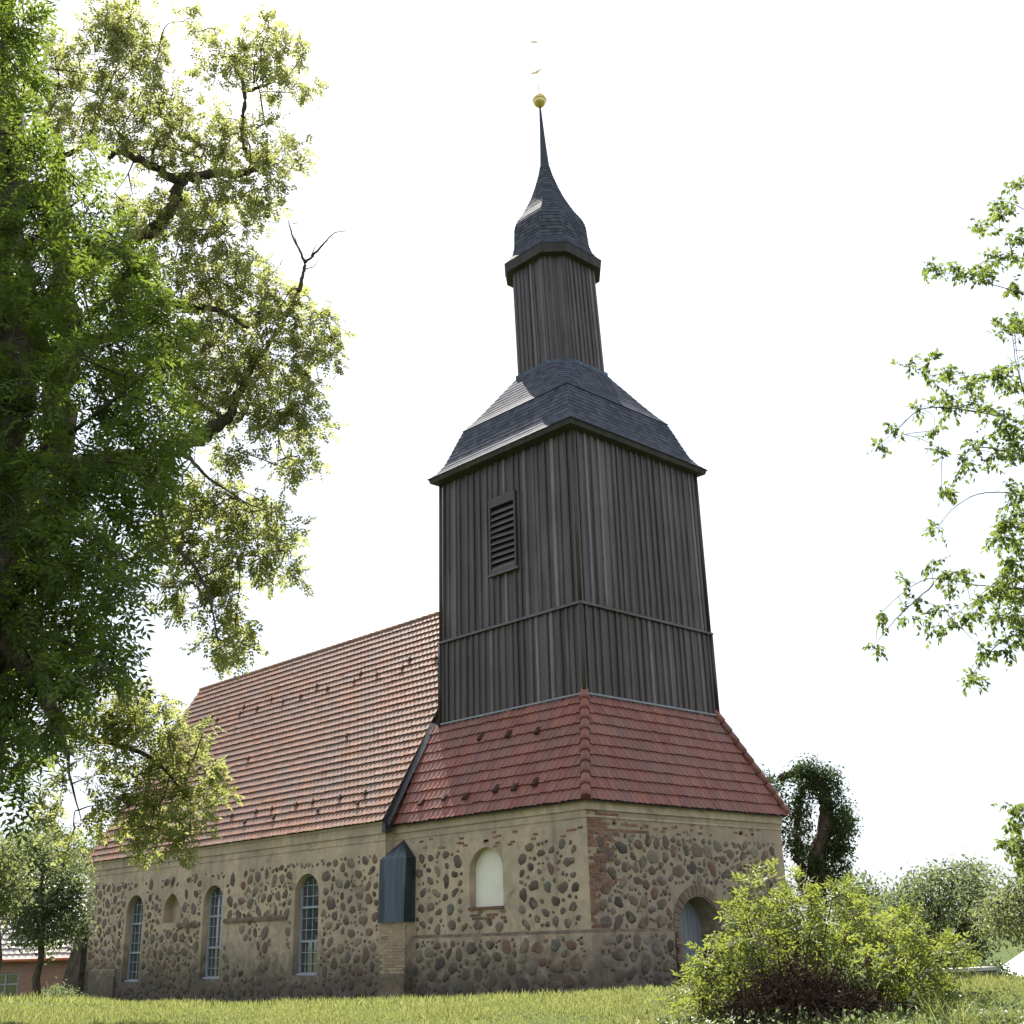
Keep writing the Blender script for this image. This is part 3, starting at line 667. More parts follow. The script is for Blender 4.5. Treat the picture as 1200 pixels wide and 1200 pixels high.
slates(b, [(18.40, 2.60, 0), (18.72, 2.33, .05), (19.2, 2.03, .22), (19.7, 1.74, .38), (20.05, 1.52, .48), (20.25, 1.42, .56)])
A, B_, C_ = ring(3.47, 0, 16.60), ring(3.42, 0, 16.44), ring(3.05, 0, 16.36)
for i in range(8):
    j = (i + 1) % 8; b.poly([A[i], A[j], B_[j], B_[i]], 1, .5); b.poly([B_[i], B_[j], C_[j], C_[i]], 1, .5)
bell = b.build('bell_roof', [SLATE, DARKWOOD], church)
b = MB(); A, B_, C_ = ring(1.47, .6, 20.18), ring(1.47, .6, 20.32), ring(1.36, .56, 20.38)
for i in range(8):
    j = (i + 1) % 8; b.poly([A[i], A[j], B_[j], B_[i]], 0, .5); b.poly([B_[i], B_[j], C_[j], C_[i]], 0, .5)
b.build('collar', ZINC, bell)
b = MB(); A, B_ = ring(1.36, .57, 20.3), ring(1.33, .56, 24.6)
for i in range(8):
    j = (i + 1) % 8; e = A[j] - A[i]; nn = np.array((e[1], -e[0], 0)); nn /= np.linalg.norm(nn); clad(b, A[i], A[j], B_[i], B_[j], nn, .235, None, .04, .11)
lan = b.build('lantern', BOARD, church)
b = MB()
slates(b, [(24.98, 1.60, .67), (25.12, 1.47, .62), (25.35, 1.33, .56), (25.7, 1.245, .53), (26.15, 1.225, .52), (26.55, 1.20, .51), (26.85, 1.11, .47), (27.05, 1.0, .42)], .15, .2)
slates(b, [(27.05, 1.0, .42), (27.3, .86, .36), (27.65, .70, .29), (28.1, .52, .21), (28.6, .37, .15), (29.1, .24, .1), (29.6, .145, .06)], .15, .2)
A, B_, C_ = ring(1.60, .67, 24.98), ring(1.57, .66, 24.62), ring(1.3, .55, 24.58)
for i in range(8):
    j = (i + 1) % 8; b.poly([A[i], A[j], B_[j], B_[i]], 1, .5); b.poly([B_[i], B_[j], C_[j], C_[i]], 1, .5)
dome = b.build('dome', [SLATE, DARKWOOD], church)
b = MB(); prev = None
for z, a in ((29.55, .155), (30.3, .115), (31.2, .075), (32.45, .03)):
    r = ring(a, a * .4, z)
    if prev is not None:
        for i in range(8): b.poly([prev[i], prev[(i + 1) % 8], r[(i + 1) % 8], r[i]], 0, .4)
    prev = r
b.build('needle', SLATE, dome)
b = MB(); o = lean(32.72); c0 = np.array((TX + o[0], TY + o[1], 32.72)); nu, nv = 20, 12
P = [c0 + .27 * np.array((math.sin(math.pi * v / nv) * math.cos(2 * math.pi * u / nu), math.sin(math.pi * v / nv) * math.sin(2 * math.pi * u / nu), 1.15 * math.cos(math.pi * v / nv))) for v in range(nv + 1) for u in range(nu)]
k = b.v(P); b.faces([[k + v * nu + u, k + v * nu + (u + 1) % nu, k + (v + 1) * nu + (u + 1) % nu, k + (v + 1) * nu + u] for v in range(nv) for u in range(nu)], 0, .5, True)
b.tube([c0 + (0, 0, -.03), c0 + (0, 0, .03)], .285, 20); b.build('ball', GOLD, dome)
b = MB(); top = np.array((TX, TY, 35.7)) + lean(35.7); b.tube([c0, top], [.016, .009], 5)
b.box((-.16, -.008, -.02), (.1, .008, .06), rot=np.array([[HL[0], -HL[1], 0], [HL[1], HL[0], 0], [0, 0, 1]]), off=top - (0, 0, .08))
mid = (c0 + top) / 2 + (0, 0, -.1)
rm = np.array([[HL[0], -HL[1], 0], [HL[1], HL[0], 0], [0, 0, 1]])
for q in ([(-.30, -.04), (-.05, .06), (.26, .24), (.06, .03)], [(-.3, -.04), (.06, .03), (.02, -.05), (-.2, -.08)]):
    for y in (-.006, .006): b.poly([mid + rm @ np.array((u, y, w)) for u, w in q], 0, .5)
b.build('weathervane', GOLD, dome)

# ------------------------------------------------------------------ foliage tools
def unit(a): return a / (np.linalg.norm(a, axis=-1, keepdims=True) + 1e-9)
def blades(b, base, d, nrm, L, wid, mat, rnd, fold=.25, curl=.0):
    """leaf blades: base (N,3), d direction, nrm approximate upper side, L and wid arrays"""
    d = unit(d); s = unit(np.cross(nrm, d)); n2 = unit(np.cross(d, s)); L = np.asarray(L)[:, None]; w = np.asarray(wid)[:, None]
    m = base + d * L * .45; up = n2 * w * fold
    l, r = m + s * w * .5 + up, m - s * w * .5 + up; tip = base + d * L - n2 * L * curl
    N = len(base); k = b.v(np.stack([base, r, tip, l], 1)); i = k + np.arange(N)[:, None] * 4
    f = np.concatenate([i + np.array([[0, 1, 2]]), i + np.array([[0, 2, 3]])], 0); b.faces(f, mat, np.concatenate([rnd, rnd]))
def pinnate(b, base, d, L, pairs, ll, lw, mat=0, droop=.35):
    N = len(base); d = unit(d); upv = unit(np.array([0, 0, 1.]) + rng.normal(0, .45, (N, 3))); s = unit(np.cross(d, upv)); nn = unit(np.cross(s, d))
    rn = np.clip(rng.normal(.5, .22, N), 0, 1); L = np.broadcast_to(L, (N,)) * rng.uniform(.7, 1.15, N)
    for j in range(pairs):
        t = (j + 1.0) / (pairs + .3); p = base + d * (L * t)[:, None] - np.array([0, 0, 1.]) * (L * t * t * droop)[:, None]
        for sg in (-1, 1):
            dd = d * .55 + s * sg + nn * rng.uniform(-.25, .25, (N, 1)) - np.array([0, 0, .25]) + rng.normal(0, .16, (N, 3))
            blades(b, p, dd, nn, ll * rng.uniform(.8, 1.15, N), lw * rng.uniform(.8, 1.2, N), mat, np.clip(rn + rng.normal(0, .07, N), 0, 1))
    p = base + d * L[:, None] - np.array([0, 0, 1.]) * (L * droop)[:, None]
    blades(b, p, d - np.array([0, 0, droop]), nn, ll * rng.uniform(.9, 1.2, N), lw * np.ones(N), mat, rn)
def inside(P, poly):
    x, y = P[:, 0], P[:, 1]; c = np.zeros(len(P), bool); n = len(poly); j = n - 1
    for i in range(n):
        xi, yi = poly[i]; xj, yj = poly[j]
        with np.errstate(divide='ignore', invalid='ignore'):
            c ^= ((yi > y) != (yj > y)) & (x < (xj - xi) * (y - yi) / (yj - yi + 1e-12) + xi)
        j = i
    return c
def sample(poly, n, mind):
    poly = np.array(poly, float); lo, hi = poly.min(0), poly.max(0); out = []
    for _ in range(n * 40):
        p = lo + rng.random(2) * (hi - lo)
        if inside(p[None], poly)[0] and all((p[0] - q[0]) ** 2 + (p[1] - q[1]) ** 2 > mind * mind for q in out):
            out.append(p)
            if len(out) >= n: break
    return out
def curve(pts, n=8):
    """smooth polyline through points"""
    P = np.array(pts, float); 
    if len(P) == 2: return P[0] + (P[1] - P[0]) * np.linspace(0, 1, n)[:, None]
    out = []
    Q = np.vstack([2 * P[0] - P[1], P, 2 * P[-1] - P[-2]])
    for i in range(1, len(Q) - 2):
        a, c, d, e = Q[i - 1], Q[i], Q[i + 1], Q[i + 2]
        for t in np.linspace(0, 1, n, endpoint=False): out.append(.5 * ((2 * c) + (d - a) * t + (2 * a - 5 * c + 4 * d - e) * t * t + (3 * c - a - 3 * d + e) * t ** 3))
    out.append(P[-1]); return np.array(out)
def limb(b, pts, r0, r1, mat=0, sides=8, wob=.35, store=None):
    P = curve(pts, 6); n = len(P); rr = np.linspace(r0, r1, n); P = P + rng.normal(0, 1, (n, 3)) * rr[:, None] * wob
    b.tube(P, rr * rng.uniform(.88, 1.15, n), sides, mat)
    if store is not None: store.append(P)
def twigs(b, skel, centre, R, k, r=.008, hang=.3, mat=0, from_limb=True, bow=.12):
    """a spray of twigs at a clump: returns points and directions where leaves sit"""
    centre = np.array(centre); allp = np.concatenate(skel) if skel else None; pts, dirs = [], []
    if from_limb and allp is not None:
        dist = np.linalg.norm(allp - centre, axis=1); s = allp[np.argmin(dist + rng.random(len(dist)) * .25)]
        L = np.linalg.norm(s - centre); c = curve([s, s * .5 + centre * .5 + rng.normal(0, bow, 3) * L + np.array((0, 0, bow * L)), centre], 5)
        b.tube(c, np.linspace(min(.02, r * (1.4 + L)), r * .8, len(c)), 4, mat, cap=False)
        if L > R: skel.append(c[3:])
    out = unit(centre - (allp.mean(0) if allp is not None else centre - np.array((0, 0, 1.))))
    for _ in range(k):
        d = unit(rng.normal(0, 1, 3) * np.array((1, 1, .75)) + out * .35); L = R * rng.uniform(.6, 1.25)
        p0 = centre + rng.normal(0, .15, 3) * R; n = 7; t = np.linspace(0, 1, n)
        c = p0 + d * (L * t)[:, None] + np.array((0, 0, -hang)) * (L * t * t)[:, None] + np.cumsum(rng.normal(0, .05, (n, 3)) * L / n, 0)
        b.tube(c, np.linspace(r * .7, r * .25, n), 3, mat, cap=False)
        pts.append(c[1:]); tt = np.gradient(c, axis=0)[1:]; dirs.append(unit(tt))
    return np.concatenate(pts), np.concatenate(dirs)
def spray_dirs(D):
    """leaf directions leaving a twig"""
    a = rng.normal(0, 1, D.shape); s = unit(a - D * (a * D).sum(1, keepdims=True)); return unit(D * .55 + s * .9 + np.array((0, 0, -.12)))
def finish_tree(name, label, cat, tb, lb, leafmat, foot, bark=BARK, group=None, extra=None, crown='crown'):
    t = thing(name, label, cat, foot, group); tb.build('trunk', bark, t); lb.build(crown, leafmat, t)
    if extra is not None: extra[1].build(extra[0], extra[2], t)
    return t
def ground_at(px, dist):
    p = at(px, 1150, dist); return np.array((p[0], p[1], Hs(p[0], p[1])))

# ------------------------------------------------------------------ ash tree in front on the left
tb, lb, sk = MB(), MB(), []
foot = ground_at(-120, 9.3)
limb(tb, [foot - (0, 0, .3), at(-50, 900, 9.4), at(-10, 620, 9.6), at(18, 400, 9.9), at(10, 180, 10.2), at(0, -120, 10.5)], .30, .12, store=sk)
limb(tb, [at(-20, 700, 9.5), at(20, 770, 9.3), at(48, 810, 9.1), at(64, 850, 9.0), at(75, 880, 9.0)], .085, .025, store=sk)
for pts in ([at(-5, 560, 9.7), at(60, 520, 9.6), at(120, 480, 9.4), at(180, 430, 9.3)], [at(10, 450, 9.8), at(70, 400, 9.3), at(140, 340, 8.9)], [at(-10, 640, 9.6), at(60, 660, 9.9), at(130, 640, 10.2)],
            [at(10, 330, 10), at(50, 270, 9.6), at(100, 230, 9.2)], [at(5, 200, 10), at(25, 120, 9.6), at(30, 60, 9.4)], [at(-15, 690, 9.6), at(50, 740, 9.4), at(130, 780, 9.1)]):
    limb(tb, pts, .032, .01, sides=6, store=sk)
ASHP = [(-60, -60), (35, -30), (40, 60), (38, 150), (55, 200), (115, 212), (125, 270), (165, 300), (195, 370), (205, 440), (210, 510), (196, 570), (165, 610), (155, 690), (142, 740), (140, 780), (120, 800), (70, 815), (45, 850), (25, 880), (0, 930), (-300, 960), (-300, -60)]
cl = [(p, rng.uniform(8.5, 10.6)) for p in sample(ASHP, 350, 20)] + [(p, rng.uniform(8.8, 10.8)) for p in sample([(-60, 250), (140, 280), (190, 400), (190, 560), (140, 640), (130, 780), (-60, 860)], 55, 24)]
cl += [((x, y), 8.8) for x, y in ((15, 20), (25, 90), (40, 190), (95, 215), (150, 300), (190, 380), (200, 500), (15, 900), (5, 60))]
PT, DR = [], []
for p, dd in cl:
    P, D = twigs(tb, sk, at(p[0], p[1], dd), .29, 5, .007, .08, 1); PT.append(P); DR.append(D)
PT, DR = np.concatenate(PT), np.concatenate(DR); pinnate(lb, PT, spray_dirs(DR), .19, 4, .082, .028, droop=.2)
finish_tree('ash_tree', 'tall dark leafy ash tree filling the left edge, its long leaflets nearest the viewer', 'tree', tb, lb, ASHLEAF, foot, [BARK, TWIG])

# ------------------------------------------------------------------ robinia behind it
tb, lb, fb, sk = MB(), MB(), MB(), []
foot = ground_at(-45, 13.5); D0 = 14.0
def A3(*p): return [at(x, y, d) for x, y, d in p]
limb(tb, [foot - (0, 0, .3)] + A3((-30, 900, 13.6), (10, 700, 13.8), (60, 560, 14), (75, 380, 14.2), (70, 230, 14.4), (68, 185, 14.4)), .34, .10, store=sk)
for pts, a, c in ((A3((70, 550, 14), (150, 540, 13.8), (205, 525, 13.6), (240, 508, 13.5), (265, 490, 13.4), (278, 462, 13.6), (300, 420, 13.8)), .15, .03),
                  (A3((75, 400, 14.2), (120, 400, 14), (160, 375, 13.8), (175, 355, 13.7), (210, 358, 13.6), (260, 365, 13.5), (290, 385, 13.4)), .10, .02),
                  (A3((160, 375, 13.8), (195, 380, 13.6), (215, 378, 13.5)), .035, .012),
                  (A3((75, 330, 14.3), (130, 300, 14), (185, 265, 13.8), (203, 235, 13.7), (209, 212, 13.7)), .11, .075),
                  (A3((209, 212, 13.7), (185, 198, 13.6), (160, 184, 13.5), (138, 178, 13.5), (128, 185, 13.4)), .07, .03),
                  (A3((209, 212, 13.7), (235, 207, 13.8), (255, 203, 13.9), (285, 204, 14), (296, 192, 14), (286, 165, 14), (285, 140, 14), (287, 110, 14), (275, 75, 14), (258, 65, 13.9)), .075, .018),
                  (A3((287, 108, 14), (310, 100, 14), (322, 92, 14.1), (326, 70, 14.1)), .03, .008), (A3((287, 160, 14), (305, 148, 14), (320, 142, 14)), .018, .006),
                  (A3((150, 182, 13.5), (140, 160, 13.5), (130, 140, 13.5)), .022, .007), (A3((178, 195, 13.6), (180, 175, 13.7), (192, 170, 13.7), (235, 185, 13.8)), .03, .01),
                  (A3((70, 190, 14.4), (68, 150, 14.4), (75, 130, 14.4)), .07, .02), (A3((72, 185, 14.4), (90, 175, 14.3), (103, 165, 14.3)), .045, .012), (A3((72, 170, 14.4), (45, 120, 14.2), (35, 100, 14.2)), .045, .015),
                  (A3((103, 165, 14.3), (130, 95, 14.2), (145, 60, 14.2), (152, 45, 14.2)), .018, .005),
                  (A3((265, 490, 13.4), (225, 470, 13.6), (208, 475, 13.7)), .035, .01), (A3((210, 525, 13.6), (222, 538, 13.4), (245, 560, 13.2), (290, 590, 13.1)), .035, .008),
                  (A3((190, 570, 13.6), (190, 610, 13.5), (205, 640, 13.4), (225, 660, 13.3), (245, 700, 13.2), (255, 750, 13.1)), .04, .008),
                  (A3((290, 440, 14.6), (325, 390, 14.6), (350, 342, 14.3)), .024, .036), (A3((350, 342, 13.2), (354, 325, 13.2), (357, 308, 13.2), (348, 288, 13.2), (340, 268, 13.2), (338, 258, 13.2)), .028, .005),
                  (A3((357, 308, 13.2), (368, 298, 13.2), (380, 285, 13.2), (392, 273, 13.2), (406, 271, 13.2)), .018, .003), (A3((350, 292, 13.2), (345, 276, 13.2)), .008, .003), (A3((365, 300, 13.2), (372, 282, 13.2)), .008, .002), (A3((358, 315, 13.2), (368, 312, 13.2), (374, 302, 13.2)), .008, .002), (A3((343, 262, 13.2), (356, 263, 13.2)), .006, .002),
                  (A3((20, 780, 13.6), (60, 830, 14.2), (85, 860, 14.6), (130, 870, 14.7), (180, 890, 14.7), (215, 930, 14.7)), .08, .012), (A3((85, 860, 14.6), (80, 900, 14.6), (95, 960, 14.6)), .03, .006)):
    limb(tb, pts, a, c, sides=7, store=sk, wob=.28)
ROB = [([(40, 30), (95, 60), (125, 10), (150, 40), (195, 55), (205, 120), (190, 185), (150, 180), (60, 165), (40, 100)], 70, 14), ([(118, 0), (150, 0), (170, 30), (150, 60), (120, 45)], 10, 12),
       ([(216, 22), (245, 30), (262, 62), (300, 40), (318, 22), (345, 55), (372, 62), (355, 90), (365, 105), (320, 112), (285, 98), (262, 70), (235, 62)], 26, 13), ([(235, 70), (258, 92), (250, 105), (240, 85)], 3, 8),
       ([(200, 130), (270, 140), (300, 140), (335, 160), (357, 185), (340, 200), (300, 225), (260, 200), (215, 200), (170, 190)], 42, 14), ([(180, 250), (230, 215), (300, 225), (325, 245), (310, 262), (260, 265), (265, 300), (230, 290)], 34, 13),
       ([(110, 200), (200, 240), (240, 300), (260, 340), (210, 420), (190, 400), (150, 310)], 36, 14),
       ([(262, 285), (300, 300), (340, 340), (355, 350), (388, 375), (405, 425), (385, 425), (355, 405), (365, 440), (372, 515), (350, 520), (310, 500), (290, 505), (270, 440), (235, 420), (230, 350)], 105, 13),
       ([(205, 400), (260, 420), (280, 470), (250, 495), (220, 470), (200, 450)], 20, 13), ([(315, 535), (350, 530), (350, 552), (320, 550)], 5, 9), ([(250, 510), (285, 530), (270, 545)], 4, 9),
       ([(190, 540), (235, 555), (300, 580), (325, 590), (345, 615), (338, 655), (345, 680), (300, 675), (278, 660), (270, 700), (288, 725), (278, 770), (262, 782), (248, 760), (232, 720), (190, 690), (178, 650)], 84, 13),
       ([(140, 800), (205, 835), (232, 850), (238, 875), (255, 925), (268, 940), (235, 960), (225, 985), (170, 990), (140, 975), (150, 920), (120, 890)], 62, 13), ([(60, 800), (150, 795), (205, 830), (150, 860), (90, 860)], 20, 12), ([(20, 850), (110, 870), (150, 960), (90, 1000), (40, 960)], 16, 20)]
ROB.append(([(-420, -150), (-40, -150), (-20, 300), (-40, 780), (-420, 780)], 170, 22))
PT, DR = [], []
for poly, n, md in ROB:
    for p in sample(poly, n, md):
        P, D = twigs(tb, sk, at(p[0], p[1], rng.uniform(-.5, .5) + (14.7 if p[1] > 790 else 13.7)), .225, 5, .006, .02, 1); PT.append(P); DR.append(D)
        if rng.random() < .5 and p[1] < 540:
            c = at(p[0], p[1], 13.5) + rng.normal(0, .12, 3); k_ = 26; t = rng.random(k_)
            blades(fb, c + np.array((0, 0, -.16)) * t[:, None] + rng.normal(0, .02, (k_, 3)), rng.normal(0, 1, (k_, 3)), rng.normal(0, 1, (k_, 3)), np.full(k_, .026), np.full(k_, .022), 0, rng.random(k_))
PT, DR = np.concatenate(PT), np.concatenate(DR); s_ = rng.random(len(PT)) < .66; PT, DR = PT[s_], DR[s_]
pinnate(lb, PT, spray_dirs(DR), .15, 4, .056, .032, droop=.15)
finish_tree('robinia_tree', 'gnarled robinia with open flowering crown, one bare dead branch pointing at the tower', 'tree', tb, lb, ROBLEAF, foot, [BARK, TWIG], extra=('blossom', fb, BLOSSOM))

# ------------------------------------------------------------------ cherry branches reaching in on the right
tb, lb, sk = MB(), MB(), []
foot = ground_at(1420, 10.5)
limb(tb, [foot - (0, 0, .3), at(1410, 900, 10.6), at(1385, 600, 10.8), at(1370, 350, 11), at(1350, 100, 11.2)], .2, .06, store=sk)
CH = [[(1385, 600), (1290, 540), (1210, 500), (1160, 485), (1121, 470), (1080, 435)], [(1160, 485), (1110, 478), (1078, 480), (1055, 500), (1032, 520)], [(1370, 420), (1270, 370), (1200, 345), (1150, 330), (1090, 315)], [(1360, 330), (1260, 280), (1190, 240), (1160, 235)],
      [(1385, 700), (1290, 690), (1200, 690), (1150, 686), (1095, 678), (1064, 690), (1030, 720)], [(1095, 684), (1055, 720), (1028, 752)], [(1385, 800), (1270, 760), (1190, 745), (1150, 775), (1140, 795)], [(1385, 640), (1280, 600), (1196, 580), (1150, 578), (1118, 595), (1101, 616)], [(1210, 500), (1190, 420), (1185, 370)], [(1190, 530), (1140, 525), (1125, 550), (1110, 578)], [(1380, 560), (1270, 470), (1200, 455), (1130, 440)], [(1395, 850), (1300, 930), (1230, 960), (1190, 975)]]
for pth in CH: limb(tb, [at(x, y, 10.9 + rng.normal(0, .15)) for x, y in pth], .009 if len(pth) > 4 else .007, .002, sides=5, store=sk, wob=.5)
CC = [(1088, 313), (1100, 318), (1121, 322), (1140, 322), (1156, 326), (1189, 337), (1172, 237), (1195, 218), (1156, 269), (1189, 286), (1175, 255), (1161, 302), (1186, 300), (1186, 370), (1170, 389), (1195, 380), (1067, 429), (1091, 421), (1091, 445), (1113, 435), (1134, 448), (1121, 478), (1110, 470), (1094, 505), (1159, 483), (1145, 470), (1186, 451), (1170, 440), (1189, 494), (1175, 500), (1078, 478), (1053, 500), (1034, 521), (1105, 529), (1143, 519), (1132, 537), (1170, 543), (1191, 532), (1110, 578), (1099, 616), (1197, 581), (1180, 613), (1167, 630), (1191, 635), (1195, 600), (1064, 681), (1091, 659), (1072, 700), (1029, 719), (1026, 754), (1069, 722), (1102, 711), (1110, 732), (1115, 686), (1132, 673), (1137, 716), (1164, 684), (1186, 657), (1170, 722), (1191, 700), (1180, 680), (1150, 700), (1153, 765), (1140, 792), (1183, 754), (1195, 735), (1185, 720), (1195, 952), (1190, 965), (1196, 985), (1183, 984), (1196, 1005), (1205, 1020)]
CC += [(x + rng.normal(0, 6), y + rng.normal(0, 6)) for x, y in CC if x > 1105] + list(map(tuple, sample([(1200, 200), (1480, 60), (1500, 850), (1205, 800)], 130, 20))) + list(map(tuple, sample([(1160, 430), (1230, 420), (1230, 760), (1170, 740), (1185, 560)], 44, 9)))
for p in CC:
    c = at(p[0], p[1], 10.9 + rng.normal(0, .35)); P, D = twigs(tb, sk, c, .13, 6, .0020, .25, 1, bow=.03); dd = spray_dirs(D) + np.array((0, 0, -.25))
    blades(lb, P, dd, unit(np.array([0, 0, 1.]) + rng.normal(0, .6, P.shape)), rng.uniform(.048, .078, len(P)), rng.uniform(.03, .046, len(P)), 0, np.clip(rng.normal(.5, .22, len(P)), 0, 1), .2, .12)
finish_tree('cherry_tree', 'thin leafy cherry branches hanging in from the right edge against the sky', 'tree', tb, lb, CHERRYLEAF, foot, [BARK, TWIG])

# ------------------------------------------------------------------ elder bush and dry brush in front of the door
BD = 13.6
tb, lb, sk = MB(), MB(), []
foot = ground_at(960, BD)
ELD = [(815, 1135), (835, 1103), (862, 1080), (870, 1058), (892, 1040), (935, 1040), (985, 1050), (1005, 1068), (1055, 1074), (1090, 1094), (1112, 1105), (1122, 1112), (1112, 1130), (1095, 1150), (1110, 1175), (1110, 1195), (1000, 1185), (960, 1130), (900, 1120), (870, 1150), (850, 1190), (812, 1190), (800, 1165)]
for x0, x1, y1, dd in ((905, 870, 1050, 13.4), (920, 905, 1030, 13.6), (930, 935, 1028, 13.8), (950, 975, 1040, 13.5), (965, 1000, 1062, 13.4), (985, 1050, 1068, 13.8), (1000, 1085, 1092, 13.5), (890, 840, 1100, 13.3), (880, 822, 1140, 13.2), (1020, 1110, 1112, 13.4), (940, 950, 1075, 13.1), (1010, 1030, 1080, 13.9)):
    g = ground_at(x0, dd); limb(tb, [g - (0, 0, .05), at((x0 * 2 + x1) / 3, 1140, dd), at(x1, y1 + 12, dd)], .022, .006, mat=2 if random.random() < .5 else 0, sides=6, store=sk)
PT, DR = [], []
for p in sample(ELD, 150, 12) + [(892, 1030), (905, 1026), (940, 1030), (935, 1040), (985, 1040), (975, 1048), (1070, 1070), (1108, 1100), (1122, 1118), (1000, 1058), (850, 1092), (818, 1126), (1118, 1108), (1050, 1068), (870, 1062)]:
    c = at(p[0], p[1] + 6, rng.uniform(12.9, 14.5))
    if c[2] < Hs(c[0], c[1]) + .08: c[2] = Hs(c[0], c[1]) + .12
    P, D = twigs(tb, sk, c, .17, 3, .004, .1, 1); PT.append(P); DR.append(D)
PT, DR = np.concatenate(PT), np.concatenate(DR); s_ = rng.random(len(PT)) < .8; PT, DR = PT[s_], DR[s_]
pinnate(lb, PT, spray_dirs(DR) + np.array((0, 0, .25)), .16, 3, .070, .028, droop=.25)
finish_tree('elder_bush', 'sunlit yellow-green elder bush in front of the church doorway', 'bush', tb, lb, ELDERLEAF, foot, [BARK, TWIG, REDSTEM], crown='foliage')
b = MB(); c0 = ground_at(935, 13.0)
for _ in range(1500):
    a = rng.normal(0, 1, 2) * (.34, .22); p = c0 + HL * a[0] * 1.15 + HN * a[1]; p[2] = Hs(p[0], p[1]) + abs(rng.normal(0, .12)) * max(0, 1.2 - abs(a[0]))
    d = unit(rng.normal(0, 1, 3) * (1, 1, .9) + np.array((0, 0, .5))); L = rng.uniform(.12, .5); q = p + d * L; m = (p + q) / 2 + rng.normal(0, .05, 3)
    b.tube(curve([p, m, q], 3), np.linspace(.005, .0015, 7), 3, 0, rng.random(), cap=False)
n = 4500; a = rng.normal(0, 1, (n, 2)) * (.36, .24); P = c0 + HL * (a[:, :1] * 1.1) + HN * a[:, 1:]; P[:, 2] = H(P[:, 0], P[:, 1]) + np.abs(rng.normal(0, .2, n)) * np.clip(1.3 - np.abs(a[:, 0]), .1, 2)
blades(b, P, rng.normal(0, 1, (n, 3)), rng.normal(0, 1, (n, 3)), rng.uniform(.03, .08, n), rng.uniform(.015, .035, n), 0, rng.random(n))
tag(b.build('brushwood_heap', DRY), 'heap of dry reddish brown twigs lying under the elder bush', 'brushwood')

# ------------------------------------------------------------------ background trees, house, wall, tent
def leafcloud(lb, C_, R, n, size, shp=(1, 1, .8), rn0=.5):
    P = C_ + rng.normal(0, .5, (n, 3)) * R * np.array(shp); blades(lb, P, rng.normal(0, 1, (n, 3)) + np.array((0, 0, -.4)), unit(rng.normal(0, .7, (n, 3)) + np.array((0, 0, 1))), size * rng.uniform(.6, 1.3, n), size * .5 * rng.uniform(.7, 1.3, n), 0, np.clip(rng.normal(rn0, .2, n), 0, 1))
def bgtree(name, label, foot_px, dist, polys, leaf, size, cr, nleaf, trunk_r=.18, limbs=(), spread=2.0, group=None, cat='tree', md=9, vary=True):
    tb, lb, sk = MB(), MB(), []; f = ground_at(foot_px, dist); allp = [p for poly, n in polys for p in sample(poly, n, md)]
    cx = np.mean([p[0] for p in allp]); cy = np.mean([p[1] for p in allp])
    limb(tb, [f - (0, 0, .3), f * .5 + at(cx, cy, dist) * .5 + rng.normal(0, .1, 3), at(cx, cy, dist), at(cx, min(p[1] for p in allp) + 15, dist)], trunk_r, trunk_r * .15, store=sk)
    for l in limbs: limb(tb, [at(x, y, dist) for x, y in l], trunk_r * .6, trunk_r * .12, sides=6, store=sk)
    for p in allp:
        c = at(p[0], p[1], dist + rng.uniform(-.5, .5) * spread); P = np.concatenate(sk); s = P[np.argmin(np.linalg.norm(P - c, axis=1))]
        tb.tube(curve([s, (s + c) / 2 + rng.normal(0, .2, 3), c], 3), np.linspace(trunk_r * .18, trunk_r * .05, 7), 4, 0, cap=False)
        leafcloud(lb, c, cr, nleaf, size, rn0=.5 + (rng.normal(0, .2) if vary else 0))
    return finish_tree(name, label, cat, tb, lb, leaf, f, BARK, group)
bgtree('young_tree', 'slim young tree with a dark trunk in front of the house at left', 44, 44, [([(15, 985), (50, 975), (85, 1000), (100, 1040), (95, 1090), (60, 1110), (20, 1100), (0, 1060)], 60)], FARLEAF, .17, .55, 150, .16, [[(44, 1100), (25, 1050), (20, 1010)], [(45, 1095), (70, 1040), (75, 1000)]])
bgtree('pale_tree', 'pale yellow-green tree half cut by the left edge, beside the young tree', -40, 30, [([(-80, 940), (10, 985), (22, 1020), (15, 1060), (-10, 1075), (-80, 1080)], 36)], WILLOWLEAF, .15, .5, 150, .2)
bgtree('garden_tree', 'hazy tree behind the house roof and below the robinia', 70, 75, [([(20, 955), (60, 960), (115, 985), (112, 1040), (90, 1060), (20, 1050)], 40)], FARLEAF, .26, .9, 120, .2, spread=4)
